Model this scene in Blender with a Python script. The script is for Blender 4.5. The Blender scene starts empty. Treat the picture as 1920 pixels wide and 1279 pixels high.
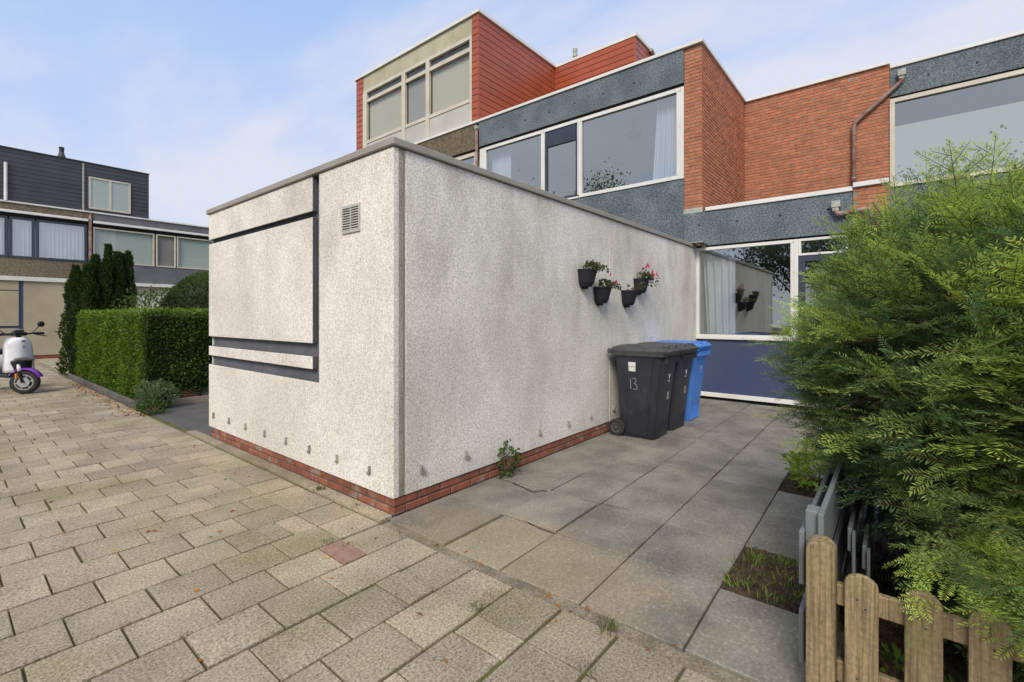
import bpy, bmesh, math, random
import numpy as np
from mathutils import Vector, Matrix, Euler
R = math.radians
random.seed(7); rng = np.random.default_rng(7)
scene = bpy.context.scene
COL = scene.collection

# ------------------------------------------------------------------ camera, sky, sun, exposure
cam_d = bpy.data.cameras.new('camera'); cam = bpy.data.objects.new('camera', cam_d); COL.objects.link(cam)
cam.location = (0, 0, 1.4)
TH = math.atan2(724, 884)
cam.rotation_euler = (R(90), 0, TH - R(90))
cam_d.sensor_width = 36; cam_d.lens = 36 * 884 / 1920; cam_d.shift_y = -44.5 / 1920
cam_d.clip_start = .05; cam_d.clip_end = 3000
scene.camera = cam

SUN_EL = R(41); SUN_DIR = Vector((-.88, -.40, 0)).normalized() * math.cos(SUN_EL) + Vector((0, 0, math.sin(SUN_EL)))
w = bpy.data.worlds.new('World'); scene.world = w; w.use_nodes = True
nt = w.node_tree; N = nt.nodes; L = nt.links; N.clear()
out = N.new('ShaderNodeOutputWorld'); bg = N.new('ShaderNodeBackground'); bg.inputs['Strength'].default_value = .08
sky = N.new('ShaderNodeTexSky'); sky.sky_type = 'NISHITA'; sky.sun_disc = False
sky.sun_elevation = SUN_EL; sky.sun_rotation = math.atan2(SUN_DIR.x, SUN_DIR.y)
sky.air_density = 1.0; sky.dust_density = 1.5; sky.ozone_density = 2.0
tc = N.new('ShaderNodeTexCoord'); sep = N.new('ShaderNodeSeparateXYZ'); L.new(tc.outputs['Generated'], sep.inputs[0])
def wm(op, a, b=None):
    n = N.new('ShaderNodeMath'); n.operation = op
    for i, v in enumerate((a, b)):
        if v is None: continue
        if isinstance(v, (int, float)): n.inputs[i].default_value = v
        else: L.new(v, n.inputs[i])
    return n.outputs[0]
zz = wm('ADD', wm('MAXIMUM', sep.outputs['Z'], 0.0), .22)
comb = N.new('ShaderNodeCombineXYZ'); L.new(wm('DIVIDE', sep.outputs['X'], zz), comb.inputs[0]); L.new(wm('DIVIDE', sep.outputs['Y'], zz), comb.inputs[1])
def wnoise(scale, detail, rough, dist, loc):
    mp = N.new('ShaderNodeMapping'); mp.inputs['Location'].default_value = loc; mp.inputs['Rotation'].default_value = (0, 0, R(35)); mp.inputs['Scale'].default_value = (1, .5, 1)
    L.new(comb.outputs[0], mp.inputs[0]); n = N.new('ShaderNodeTexNoise'); n.inputs['Scale'].default_value = scale
    n.inputs['Detail'].default_value = detail; n.inputs['Roughness'].default_value = rough; n.inputs['Distortion'].default_value = dist
    L.new(mp.outputs[0], n.inputs['Vector']); return n.outputs['Fac']
n1 = wnoise(.85, 5, .55, .35, (8.2, 3.3, 0)); n2 = wnoise(2.4, 6, .55, .3, (4.4, 2.2, 0))
cl = wm('ADD', wm('MULTIPLY', n1, .72), wm('MULTIPLY', n2, .28))
ramp = N.new('ShaderNodeValToRGB'); ramp.color_ramp.elements[0].position = .39; ramp.color_ramp.elements[1].position = .57
ramp.color_ramp.interpolation = 'EASE'; L.new(cl, ramp.inputs[0])
mask = wm('MINIMUM', wm('ADD', wm('MULTIPLY', ramp.outputs[0], .92), wm('MULTIPLY', wm('SUBTRACT', 1.0, wm('MINIMUM', wm('MULTIPLY', sep.outputs['Z'], 1.7), 1.0)), .62)), .95)
haze = N.new('ShaderNodeMix'); haze.data_type = 'RGBA'; haze.inputs[0].default_value = .72; L.new(sky.outputs[0], haze.inputs[6]); haze.inputs[7].default_value = (2.8, 4.0, 6.5, 1)
mx = N.new('ShaderNodeMix'); mx.data_type = 'RGBA'; L.new(mask, mx.inputs[0]); L.new(haze.outputs[2], mx.inputs[6]); mx.inputs[7].default_value = (4.5, 4.65, 5.35, 1)
L.new(mx.outputs[2], bg.inputs['Color']); L.new(bg.outputs[0], out.inputs[0])

sd = bpy.data.lights.new('sun', 'SUN'); sd.energy = 1.5; sd.angle = R(24); sd.color = (1, .93, .82)
so = bpy.data.objects.new('sun', sd); COL.objects.link(so); so.rotation_euler = SUN_DIR.to_track_quat('Z', 'Y').to_euler()
scene.view_settings.view_transform = 'Standard'; scene.view_settings.look = 'None'
scene.view_settings.exposure = 1.06; scene.view_settings.gamma = 1.0; scene.view_settings.use_curve_mapping = False
scene.cycles.max_bounces = 8; scene.cycles.transparent_max_bounces = 12; scene.cycles.caustics_reflective = False; scene.cycles.caustics_refractive = False

# ------------------------------------------------------------------ materials
MATS = {}
def mk(name, col, col2=None, ns=3.0, rough=.8, var=.12, fine=0.0, fs=120, bump=None, spec=.35, metal=0, stretch=(1, 1, 1), coat=0, spots=None, streak=None, attr=False, trans=0, contrast=(.35, .65), zone=None, top=None):
    m = bpy.data.materials.new(name); m.use_nodes = True; t = m.node_tree; n = t.nodes; l = t.links
    b = n['Principled BSDF']; MATS[name] = m
    b.inputs['Roughness'].default_value = rough; b.inputs['Metallic'].default_value = metal
    b.inputs['Specular IOR Level'].default_value = spec; b.inputs['Coat Weight'].default_value = coat
    geo = n.new('ShaderNodeNewGeometry'); mp = n.new('ShaderNodeMapping'); mp.inputs['Scale'].default_value = stretch; l.new(geo.outputs['Position'], mp.inputs[0])
    def noise(scale, detail=4, vec=None, rg=.55):
        q = n.new('ShaderNodeTexNoise'); q.inputs['Scale'].default_value = scale; q.inputs['Detail'].default_value = detail; q.inputs['Roughness'].default_value = rg
        l.new(vec or mp.outputs[0], q.inputs['Vector']); return q.outputs['Fac']
    def mr(v, a, b2, c, d):
        q = n.new('ShaderNodeMapRange'); l.new(v, q.inputs[0])
        for i, k in enumerate((a, b2, c, d)): q.inputs[i + 1].default_value = k
        return q.outputs[0]
    def mix(f, a, b2, mode='MIX'):
        q = n.new('ShaderNodeMix'); q.data_type = 'RGBA'; q.blend_type = mode
        if isinstance(f, float): q.inputs[0].default_value = f
        else: l.new(f, q.inputs[0])
        for i, k in ((6, a), (7, b2)):
            if isinstance(k, tuple): q.inputs[i].default_value = (*k, 1)
            else: l.new(k, q.inputs[i])
        return q.outputs[2]
    c2 = col2 or tuple(x * .8 for x in col)
    cur = mix(mr(noise(ns), contrast[0], contrast[1], 0, 1), col, c2)
    if attr:
        at = n.new('ShaderNodeAttribute'); at.attribute_name = 'Col'; cur = mix(1.0, at.outputs['Color'], cur, 'MULTIPLY')
    if streak:   # (colour, x scale, z scale, lo, hi)
        mp2 = n.new('ShaderNodeMapping'); mp2.inputs['Scale'].default_value = (streak[1], streak[1], streak[2]); l.new(geo.outputs['Position'], mp2.inputs[0])
        sf = mr(noise(1.0, 5, mp2.outputs[0], .65), streak[3], streak[4], 0, streak[5])
        if top:   # dirt runs down from the top edge: (z0, z1, least)
            sx = n.new('ShaderNodeSeparateXYZ'); l.new(geo.outputs['Position'], sx.inputs[0]); tq = n.new('ShaderNodeMath'); tq.operation = 'MULTIPLY'; l.new(sf, tq.inputs[0]); l.new(mr(sx.outputs['Z'], top[0], top[1], top[2], 1), tq.inputs[1]); sf = tq.outputs[0]
        cur = mix(sf, cur, streak[0])
    if zone:      # a stain with its own place: (colour, x, y, r0, r1, amount)
        dv = n.new('ShaderNodeVectorMath'); dv.operation = 'SUBTRACT'; l.new(geo.outputs['Position'], dv.inputs[0]); dv.inputs[1].default_value = (zone[1], zone[2], 0)
        dm = n.new('ShaderNodeVectorMath'); dm.operation = 'MULTIPLY'; l.new(dv.outputs[0], dm.inputs[0]); dm.inputs[1].default_value = (1.5, .75, 0)
        ln_ = n.new('ShaderNodeVectorMath'); ln_.operation = 'LENGTH'; l.new(dm.outputs[0], ln_.inputs[0]); ad = n.new('ShaderNodeMath'); ad.operation = 'ADD'; l.new(ln_.outputs['Value'], ad.inputs[0]); l.new(mr(noise(4.5, 5, geo.outputs['Position'], .7), .2, .8, -.35, .35), ad.inputs[1])
        cur = mix(mr(ad.outputs[0], zone[3], zone[4], zone[5], 0), cur, zone[0])
    if spots:    # (colour, scale, lo, hi, amount)
        cur = mix(mr(noise(spots[1], 3, geo.outputs['Position']), spots[2], spots[3], 0, spots[4]), cur, spots[0])
    if fine:
        f = mr(noise(fs, 2, geo.outputs['Position'], .7), .25, .75, 1 - fine, 1 + fine)
        q = n.new('ShaderNodeVectorMath'); q.operation = 'SCALE'; l.new(cur, q.inputs[0]); l.new(f, q.inputs['Scale']); cur = q.outputs[0]
    if var:
        oi = n.new('ShaderNodeObjectInfo'); at = n.new('ShaderNodeAttribute'); at.attribute_name = 'var'
        s = n.new('ShaderNodeMath'); s.operation = 'ADD'; l.new(oi.outputs['Random'], s.inputs[0]); l.new(at.outputs['Fac'], s.inputs[1])
        s2 = n.new('ShaderNodeMath'); s2.operation = 'FRACT'; l.new(s.outputs[0], s2.inputs[0])
        f = mr(s2.outputs[0], 0, 1, 1 - var, 1 + var)
        q = n.new('ShaderNodeVectorMath'); q.operation = 'SCALE'; l.new(cur, q.inputs[0]); l.new(f, q.inputs['Scale']); cur = q.outputs[0]
    l.new(cur, b.inputs['Base Color'])
    if bump:     # (scale, strength, distance[, kind])
        bp = n.new('ShaderNodeBump'); bp.inputs['Strength'].default_value = bump[1]; bp.inputs['Distance'].default_value = bump[2]
        h = noise(bump[0], 3, geo.outputs['Position'] if stretch == (1, 1, 1) else mp.outputs[0], .6)
        if len(bump) > 3:
            h = mr(h, .38, .62, 0, 1)
        l.new(h, bp.inputs['Height']); l.new(bp.outputs[0], b.inputs['Normal'])
    if trans:
        tr = n.new('ShaderNodeBsdfTranslucent'); l.new(cur, tr.inputs[0]); ms = n.new('ShaderNodeMixShader'); ms.inputs[0].default_value = trans
        l.new(b.outputs[0], ms.inputs[1]); l.new(tr.outputs[0], ms.inputs[2]); l.new(ms.outputs[0], n['Material Output'].inputs[0])
    return m
def glass_mat(name, refl=.2, tint=(.75, .8, .78)):
    m = bpy.data.materials.new(name); m.use_nodes = True; t = m.node_tree; n = t.nodes; l = t.links; n.clear(); MATS[name] = m
    o = n.new('ShaderNodeOutputMaterial'); ms = n.new('ShaderNodeMixShader'); tr = n.new('ShaderNodeBsdfTransparent'); gl = n.new('ShaderNodeBsdfGlossy')
    tr.inputs[0].default_value = (*tint, 1); gl.inputs[0].default_value = (.95, 1, .98, 1); gl.inputs['Roughness'].default_value = .01
    lw = n.new('ShaderNodeLayerWeight'); fr = n.new('ShaderNodeMath'); fr.operation = 'POWER'; fr.inputs[1].default_value = 3.5; l.new(lw.outputs['Facing'], fr.inputs[0]); a = n.new('ShaderNodeMath'); a.operation = 'ADD'; a.inputs[1].default_value = refl; l.new(fr.outputs[0], a.inputs[0])
    a.use_clamp = True; l.new(a.outputs[0], ms.inputs[0]); l.new(tr.outputs[0], ms.inputs[1]); l.new(gl.outputs[0], ms.inputs[2]); l.new(ms.outputs[0], o.inputs[0])
    return m
mk('paver', (.37, .31, .22), (.265, .225, .165), ns=2.2, rough=.9, var=.16, fine=.62, fs=85, bump=(120, .6, .004), spots=((.25, .225, .11), 1.1, .5, .68, .6), streak=((.50, .46, .37), 8, 8, .64, .72, .7))
mk('paver_red', (.27, .16, .115), (.33, .22, .17), ns=20, rough=.9, fine=.25, bump=(170, .4, .003))
mk('joint', (.10, .085, .045), (.12, .13, .035), ns=4, rough=1, var=0, fine=.4, fs=200, bump=(120, .8, .008))
mk('grit', (.27, .23, .165), (.16, .135, .095), ns=7, rough=1, var=0, fine=.5, fs=90, bump=(70, .8, .008))
mk('slab', (.26, .242, .20), (.165, .155, .128), ns=3.2, rough=.68, var=.09, fine=.26, fs=60, bump=(60, .5, .004), spots=((.42, .40, .33), 60, .63, .71, .4), streak=((.15, .14, .115), 1.6, 1.6, .55, .7, .5), zone=((.33, .255, .15), 2.15, 1.75, .45, .85, .55))
mk('slab_stained', (.28, .225, .15), (.17, .15, .115), ns=3.5, rough=.75, var=.07, fine=.3, fs=110, bump=(70, .35, .004), spots=((.2, .2, .19), 2.0, .52, .62, .8))
mk('slab_dark', (.13, .125, .12), (.095, .092, .09), ns=2, rough=.55, var=.06, fine=.12)
mk('soil', (.05, .033, .022), (.10, .07, .045), ns=14, rough=1, var=0, fine=.6, fs=90, bump=(45, 1, .04))
mk('stucco', (.80, .765, .70), (.67, .635, .57), ns=1.1, rough=.95, var=0, fine=.36, fs=66, bump=(105, .85, .008), streak=((.42, .39, .335), 2.0, 1.1, .46, .76, .75), top=(1.0, 2.6, .2), spots=((.52, .50, .45), .7, .55, .8, .4))
mk('stucco_weathered', (.80, .77, .70), (.67, .64, .575), ns=1.0, rough=.95, var=0, fine=.40, fs=66, bump=(105, .9, .009), streak=((.36, .335, .28), 2.6, 1.0, .44, .74, .75), top=(.9, 2.5, .55), spots=((.50, .47, .41), 1.3, .54, .78, .4))
mk('stucco_dirty', (.42, .39, .32), (.28, .26, .20), ns=2.5, rough=.95, var=0, fine=.45, fs=62, bump=(95, 1, .012), streak=((.24, .22, .17), 6, .5, .45, .7, .7))
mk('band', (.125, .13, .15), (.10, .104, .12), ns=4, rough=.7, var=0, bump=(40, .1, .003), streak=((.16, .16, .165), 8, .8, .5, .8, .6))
mk('coping', (.33, .31, .275), (.27, .25, .215), ns=3, rough=.55, var=.04, fine=.05)
mk('white_trim', (.74, .73, .70), (.66, .65, .61), ns=2, rough=.45, var=.02)
mk('cream_frame', (.60, .56, .46), (.52, .48, .39), ns=3, rough=.5, var=.03)
mk('beige_panel', (.46, .43, .30), (.36, .34, .23), ns=1.5, rough=.6, var=.03, streak=((.3, .29, .17), 3, .6, .5, .75, .5))
mk('pale_panel', (.50, .49, .44), (.44, .43, .39), ns=1.5, rough=.55, var=.03)
mk('roofing', (.07, .07, .07), ns=3, rough=.9, var=0)
mk('brick', (.50, .185, .098), (.38, .13, .07), ns=9, rough=.85, var=.15, fine=.18, fs=160, bump=(120, .3, .003), spots=((.34, .19, .12), 1.6, .55, .75, .3))
mk('brick_plinth', (.31, .105, .062), (.20, .075, .05), ns=14, rough=.85, var=.22, fine=.2, fs=160, bump=(120, .4, .003), spots=((.30, .27, .22), 7, .54, .66, .7))
mk('mortar', (.27, .235, .175), (.20, .175, .13), ns=8, rough=.95, var=0, fine=.2, bump=(100, .4, .003))
mk('mortar_dark', (.07, .065, .05), (.12, .11, .085), ns=12, rough=1, var=0, fine=.3, bump=(80, .8, .006))
mk('red_plank', (.38, .085, .034), (.33, .072, .03), ns=1.5, rough=.33, var=.06, spec=.5)
mk('dark_gap', (.015, .013, .012), rough=.9, var=0)
mk('blue_render', (.155, .185, .205), (.105, .13, .15), ns=2.4, rough=.8, var=0, fine=.75, fs=42, bump=(50, 1, .014))
mk('tan_render', (.25, .20, .13), (.12, .10, .07), ns=14, rough=.95, var=0, fine=.5, fs=70, bump=(60, .9, .012, 1))
mk('tan_wall', (.47, .41, .285), (.39, .34, .24), ns=1.3, rough=.95, var=0, fine=.15, fs=60, bump=(60, .6, .01, 1))
mk('cream_wall', (.62, .60, .49), ns=2, rough=.9, var=0)
mk('blue_panel', (.052, .072, .16), (.06, .075, .125), ns=.8, rough=.38, var=0)
mk('dark_frame', (.045, .058, .085), ns=3, rough=.4, var=0)
mk('grey_render', (.11, .115, .13), (.15, .15, .16), ns=1.5, rough=.85, var=0, fine=.2, fs=40)
mk('dark_plank', (.062, .064, .075), (.05, .052, .062), ns=2, rough=.5, var=.08)
mk('interior', (.62, .62, .60), ns=1, rough=.9, var=0)
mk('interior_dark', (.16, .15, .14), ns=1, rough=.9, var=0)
mk('film', (.50, .56, .52), (.46, .52, .49), ns=.7, rough=.7, var=0)
mk('blind', (.47, .44, .34), (.42, .40, .32), ns=.6, rough=.8, var=0)
mk('blind_grey', (.35, .33, .31), ns=.6, rough=.8, var=0)
mk('curtain', (.58, .62, .72), (.46, .50, .60), ns=3, rough=.9, var=.03, stretch=(1, 1, .2))
mk('copper', (.20, .10, .075), (.36, .27, .24), ns=6, rough=.5, var=0, metal=.15, fine=.2, fs=30)
mk('zinc', (.42, .43, .38), (.30, .32, .27), ns=9, rough=.6, var=0)
mk('metal_dark', (.05, .05, .05), rough=.5, var=0)
mk('stone_clip', (.42, .40, .34), (.25, .23, .2), ns=30, rough=.9, var=.2)
mk('bin_black', (.022, .024, .034), (.034, .036, .046), ns=3, rough=.42, var=0, fine=.15, fs=30, bump=(14, .1, .004), streak=((.075, .078, .085), 5, 2.2, .58, .75, .55))
mk('bin_lid', (.075, .075, .078), (.05, .05, .053), ns=8, rough=.5, var=0, fine=.12)
mk('bin_blue', (.07, .22, .62), (.06, .19, .55), ns=3, rough=.45, var=0)
mk('rubber', (.035, .034, .033), ns=20, rough=.85, var=0)
mk('rim_grey', (.10, .10, .105), rough=.4, var=0)
mk('mark_white', (.75, .75, .76), rough=.7, var=0)
mk('mark_grey', (.35, .36, .38), rough=.8, var=0)
mk('pot', (.018, .018, .024), rough=.55, var=.1)
mk('petal', (.85, .03, .16), (.75, .06, .25), ns=60, rough=.7, var=0, trans=.3)
mk('fence_wood', (.32, .235, .13), (.20, .15, .085), ns=4, rough=.85, var=.1, fine=.28, fs=70, stretch=(22, 22, 1.2), streak=((.12, .09, .05), 75, 1.6, .5, .62, .85), bump=(5, .5, .006), spots=((.21, .20, .075), 3.5, .5, .68, .7))
mk('grey_board', (.155, .175, .185), (.19, .21, .22), ns=5, rough=.6, var=.06)
mk('bark', (.13, .06, .035), (.22, .12, .075), ns=30, rough=.95, var=0)
mk('litter', (1, 1, 1), (.7, .7, .7), ns=25, rough=1, var=0, attr=True, spec=.05)
mk('leaf', (1, 1, 1), (.75, .75, .75), ns=25, rough=.55, var=0, attr=True, trans=.5, spec=.35)
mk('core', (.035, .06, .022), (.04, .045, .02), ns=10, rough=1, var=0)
mk('rock_red', (.22, .09, .07), (.12, .06, .05), ns=9, rough=.9, var=0, bump=(20, .8, .02))
mk('rock_grey', (.40, .38, .35), (.28, .27, .25), ns=9, rough=.9, var=0, bump=(20, .8, .02))
mk('edging', (.13, .12, .11), (.09, .08, .075), ns=6, rough=.9, var=.1, fine=.2)
mk('edging_tan', (.36, .31, .24), (.27, .24, .19), ns=6, rough=.9, var=.1, fine=.2)
mk('scooter_white', (.78, .78, .80), rough=.25, var=0, coat=.3)
mk('scooter_purple', (.20, .05, .42), rough=.3, var=0, coat=.3)
mk('scooter_black', (.02, .02, .022), rough=.4, var=0)
mk('alloy', (.55, .55, .53), rough=.35, var=0, metal=.6)
mk('orange', (.85, .25, .02), rough=.4, var=0)
mk('plastic_grey', (.16, .16, .17), rough=.4, var=0)
mk('red_seat', (.6, .05, .06), rough=.5, var=0)
mk('shed_wall', (.5, .46, .38), ns=2, rough=.9, var=0)
glass_mat('glass', .34, (.86, .9, .88)); glass_mat('glass_soft', .06, (.92, .94, .93))
mk('ground_mat', (.09, .10, .05), (.13, .12, .08), ns=1, rough=1, var=0, fine=.3)

# ------------------------------------------------------------------ mesh helpers
class MB:
    def __init__(s): s.v = []; s.f = []; s.m = []; s.var = []; s.smooth = False
    def add(s, vs, fs, mi=0, var=0.0):
        b = len(s.v); s.v += [tuple(p) for p in vs]; s.f += [tuple(b + i for i in f) for f in fs]; s.m += [mi] * len(fs); s.var += [var] * len(vs); return s
    def box(s, x0, x1, y0, y1, z0, z1, mi=0, var=0.0):
        vs = [(x, y, z) for z in (z0, z1) for x, y in ((x0, y0), (x1, y0), (x1, y1), (x0, y1))]
        return s.add(vs, [(3, 2, 1, 0), (4, 5, 6, 7), (0, 1, 5, 4), (1, 2, 6, 5), (2, 3, 7, 6), (3, 0, 4, 7)], mi, var)
    def tube(s, pts, r, n=8, mi=0, cap=True):
        pts = [Vector(p) for p in pts]; rr = r if isinstance(r, (list, tuple)) else [r] * len(pts); base = len(s.v); up = None; vs = []; fs = []
        for i, p in enumerate(pts):
            d = (pts[min(i + 1, len(pts) - 1)] - pts[max(i - 1, 0)]).normalized()
            a = (up or Vector((.3, .2, 1) if abs(d.z) < .9 else (1, .1, 0)))
            u = (a - d * a.dot(d)).normalized(); up = u; v = d.cross(u)
            vs += [p + (u * math.cos(2 * math.pi * k / n) + v * math.sin(2 * math.pi * k / n)) * rr[i] for k in range(n)]
        for i in range(len(pts) - 1):
            fs += [(i * n + k, i * n + (k + 1) % n, (i + 1) * n + (k + 1) % n, (i + 1) * n + k) for k in range(n)]
        if cap: fs += [tuple(range(n - 1, -1, -1)), tuple((len(pts) - 1) * n + k for k in range(n))]
        return s.add(vs, fs, mi)
    def prism(s, poly, axis, d0, d1, mi=0):
        """poly in the two other axes; extruded along axis"""
        def P(a, b, d): return {'x': (d, a, b), 'y': (a, d, b), 'z': (a, b, d)}[axis]
        n = len(poly); vs = [P(a, b, d0) for a, b in poly] + [P(a, b, d1) for a, b in poly]
        return s.add(vs, [tuple(range(n - 1, -1, -1)), tuple(range(n, 2 * n))] + [(i, (i + 1) % n, n + (i + 1) % n, n + i) for i in range(n)], mi)
    def lathe(s, prof, n=20, c=(0, 0, 0), mi=0, axis='z'):
        vs = []; fs = []
        for r, h in prof:
            for k in range(n):
                a = 2 * math.pi * k / n; q = (r * math.cos(a), r * math.sin(a), h)
                if axis == 'y': q = (q[0], q[2], q[1])
                if axis == 'x': q = (q[2], q[0], q[1])
                vs.append((c[0] + q[0], c[1] + q[1], c[2] + q[2]))
        for i in range(len(prof) - 1):
            fs += [(i * n + k, i * n + (k + 1) % n, (i + 1) * n + (k + 1) % n, (i + 1) * n + k) for k in range(n)]
        fs += [tuple(range(n - 1, -1, -1)), tuple((len(prof) - 1) * n + k for k in range(n))]
        return s.add(vs, fs, mi)
    def mesh(s, name, mats):
        me = bpy.data.meshes.new(name); me.from_pydata(s.v, [], s.f)
        for m in (mats if isinstance(mats, (list, tuple)) else [mats]): me.materials.append(MATS[m] if isinstance(m, str) else m)
        me.polygons.foreach_set('material_index', s.m)
        if any(s.var): at = me.attributes.new('var', 'FLOAT', 'POINT'); at.data.foreach_set('value', s.var)
        bm = bmesh.new(); bm.from_mesh(me); bmesh.ops.recalc_face_normals(bm, faces=bm.faces)
        if s.smooth:
            for f in bm.faces: f.smooth = True
        bm.to_mesh(me); bm.free(); me.update(); return me
    def build(s, name, mats, parent=None, **k):
        return link(name, s.mesh(name, mats), parent, **k)
def link(name, me, parent=None, loc=None, rot=None, kind=None):
    o = bpy.data.objects.new(name, me); COL.objects.link(o)
    if parent is not None: o.parent = parent
    if loc is not None: o.location = loc
    if rot is not None: o.rotation_euler = rot
    if kind: o['kind'] = kind
    return o
def bevel(o, wd, seg=2, smooth=False):
    bm = bmesh.new(); bm.from_mesh(o.data); bmesh.ops.remove_doubles(bm, verts=bm.verts, dist=1e-5)
    bmesh.ops.bevel(bm, geom=[e for e in bm.edges if len(e.link_faces) == 2 and e.calc_face_angle(0) > .5], offset=wd, segments=seg, affect='EDGES', profile=.5)
    if smooth:
        for f in bm.faces: f.smooth = True
    bm.to_mesh(o.data); bm.free(); return o
def thing(name, label, cat, loc=(0, 0, 0), rz=0, group=None):
    o = bpy.data.objects.new(name, None); COL.objects.link(o); o.location = loc; o.rotation_euler = (0, 0, rz); o.empty_display_size = .2
    o['label'] = label; o['category'] = cat
    if group: o['group'] = group
    return o
def tag(o, label, cat, group=None):
    o['label'] = label; o['category'] = cat
    if group: o['group'] = group
    return o
def struct(o): o['kind'] = 'structure'; return o
def numpy_mesh(name, V, F, mats, col=None, parent=None, kind=None, smooth=False, mi=None):
    me = bpy.data.meshes.new(name); k = F.shape[1]
    me.vertices.add(len(V)); me.vertices.foreach_set('co', V.astype(np.float32).ravel())
    me.loops.add(F.size); me.loops.foreach_set('vertex_index', F.astype(np.int32).ravel())
    me.polygons.add(len(F)); me.polygons.foreach_set('loop_start', np.arange(0, F.size, k, dtype=np.int32)); me.polygons.foreach_set('loop_total', np.full(len(F), k, dtype=np.int32))
    for m in (mats if isinstance(mats, (list, tuple)) else [mats]): me.materials.append(MATS[m])
    if mi is not None: me.polygons.foreach_set('material_index', mi.astype(np.int32))
    if col is not None:
        c = np.ones((len(V), 4), np.float32); c[:, :3] = col
        a = me.color_attributes.new('Col', 'FLOAT_COLOR', 'POINT'); a.data.foreach_set('color', c.ravel())
    me.update(calc_edges=True); me.validate()
    return link(name, me, parent, kind=kind)
def norm(a): return a / np.maximum(np.linalg.norm(a, axis=-1, keepdims=True), 1e-9)
def leaves(P, Nn, size, aspect=.5, jit=.7, droop=0.0, fold=.25):
    """leaf diamonds (2 quads folded along the midrib -> here 1 quad bent as 2 tris pairs) at P, length axis roughly along Nn"""
    n = len(P); d = norm(Nn + rng.normal(0, jit, (n, 3))); d[:, 2] -= droop; d = norm(d)
    s = norm(np.cross(d, rng.normal(0, 1, (n, 3)))); u = np.cross(d, s)
    Ls = (size * rng.uniform(.6, 1.25, n))[:, None]
    a = P; b = P + d * Ls * .5 + s * Ls * aspect * .5 + u * Ls * fold * .3; c = P + d * Ls; e = P + d * Ls * .5 - s * Ls * aspect * .5 + u * Ls * fold * .3
    V = np.stack([a, b, c, e], 1).reshape(-1, 3); F = np.arange(4 * n).reshape(n, 4); return V, F
def cols(n, pal, w, j=.18):
    pal = np.array(pal); c = pal[rng.choice(len(pal), n, p=np.array(w) / sum(w))] * rng.uniform(1 - j, 1 + j, (n, 1)); return np.repeat(c, 4, 0)

# ------------------------------------------------------------------ ground and paving
g = MB(); g.box(-60, 60, -60, 60, -.3, -.06); struct(g.build('ground', 'ground_mat'))
PX, PY, X0, Y0 = .3115, .2935, 1.62, 1.25
def tile_mesh(sx, sy, ch=.0035, h=.05, name='paving_tile', mat='paver'):
    m = MB(); a, b = sx / 2, sy / 2
    r0 = [(-a, -b, -h), (a, -b, -h), (a, b, -h), (-a, b, -h)]; r1 = [(x, y, -ch) for x, y, z in r0]; r2 = [(x - math.copysign(ch, x), y - math.copysign(ch, y), 0) for x, y, z in r0]
    m.add(r0 + r1 + r2, [(8, 9, 10, 11)] + [(i, (i + 1) % 4, 4 + (i + 1) % 4, 4 + i) for i in range(4)] + [(4 + i, 4 + (i + 1) % 4, 8 + (i + 1) % 4, 8 + i) for i in range(4)])
    return m
pav = MB(); pav.box(-3.2, 1.985, -3.5, 23, -.055, -.012); pav.box(1.9855, 3.7, 15.62, 23, -.055, -.012); pavement = struct(pav.build('pavement', 'joint'))
GAP = .010; GY = .016
t_full = tile_mesh(PX - GAP, PY - GY).mesh('paving_tile', 'paver'); t_half = tile_mesh(PX / 2 - GAP, PY - GY).mesh('paving_tile_half', 'paver'); t_bord = tile_mesh(.283, PY - GY).mesh('paving_tile_border', 'paver')
t_red = tile_mesh(PX / 2 - GAP, PY - GY).mesh('paving_tile_red', 'paver_red')
tiles = []
for k in range(-16, 74):
    y = Y0 + PY * (k + .5)
    odd = (k % 2 == 0)
    tiles.append((1.7625, y, 'b'))
    if odd: tiles.append((X0 - PX / 4, y, 'h')); x = X0 - PX / 2 - PX / 2
    else: x = X0 - PX / 2
    while x > -3.1: tiles.append((x, y, 'f')); x -= PX
    if y > 15.7:
        for q in range(5): tiles.append((1.905 + PX * (q + (.5 if odd else .0)) + .16, y, 'f'))
def depth(x, y): return x * math.cos(TH) + y * math.sin(TH)
def inview(x, y):
    d = depth(x, y); r = x * math.sin(TH) - y * math.cos(TH)
    return d > .9 and abs(r / d) < 1.2 and (1.4 * 884 / d) < 760
vis = sorted([t for t in tiles if inview(t[0], t[1])], key=lambda t: depth(t[0], t[1]))
near = set(vis[:285]); far = MB()
for t in tiles:
    x, y, kd = t; z = random.gauss(0, .0018); ang = random.gauss(0, .006); tilt = (random.gauss(0, .004), random.gauss(0, .004), ang)
    if t in near:
        me = t_full if kd == 'f' else t_bord if kd == 'b' else t_half
        if kd == 'h' and abs(y - 2.57) < .2: me = t_red
        link('paving_tile', me, pavement, (x + random.gauss(0, .0015), y + random.gauss(0, .0015), z), tilt)
    else:
        sx = {'f': PX - GAP, 'b': .283, 'h': PX / 2 - GAP}[kd]; q = tile_mesh(sx, PY - GY); Mx = Matrix.Translation((x, y, z)) @ Euler(tilt).to_matrix().to_4x4()
        far.add([Mx @ Vector(p) for p in q.v], q.f, 0, random.random())
far.build('distant_paving', 'paver', pavement, kind='stuff')
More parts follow.
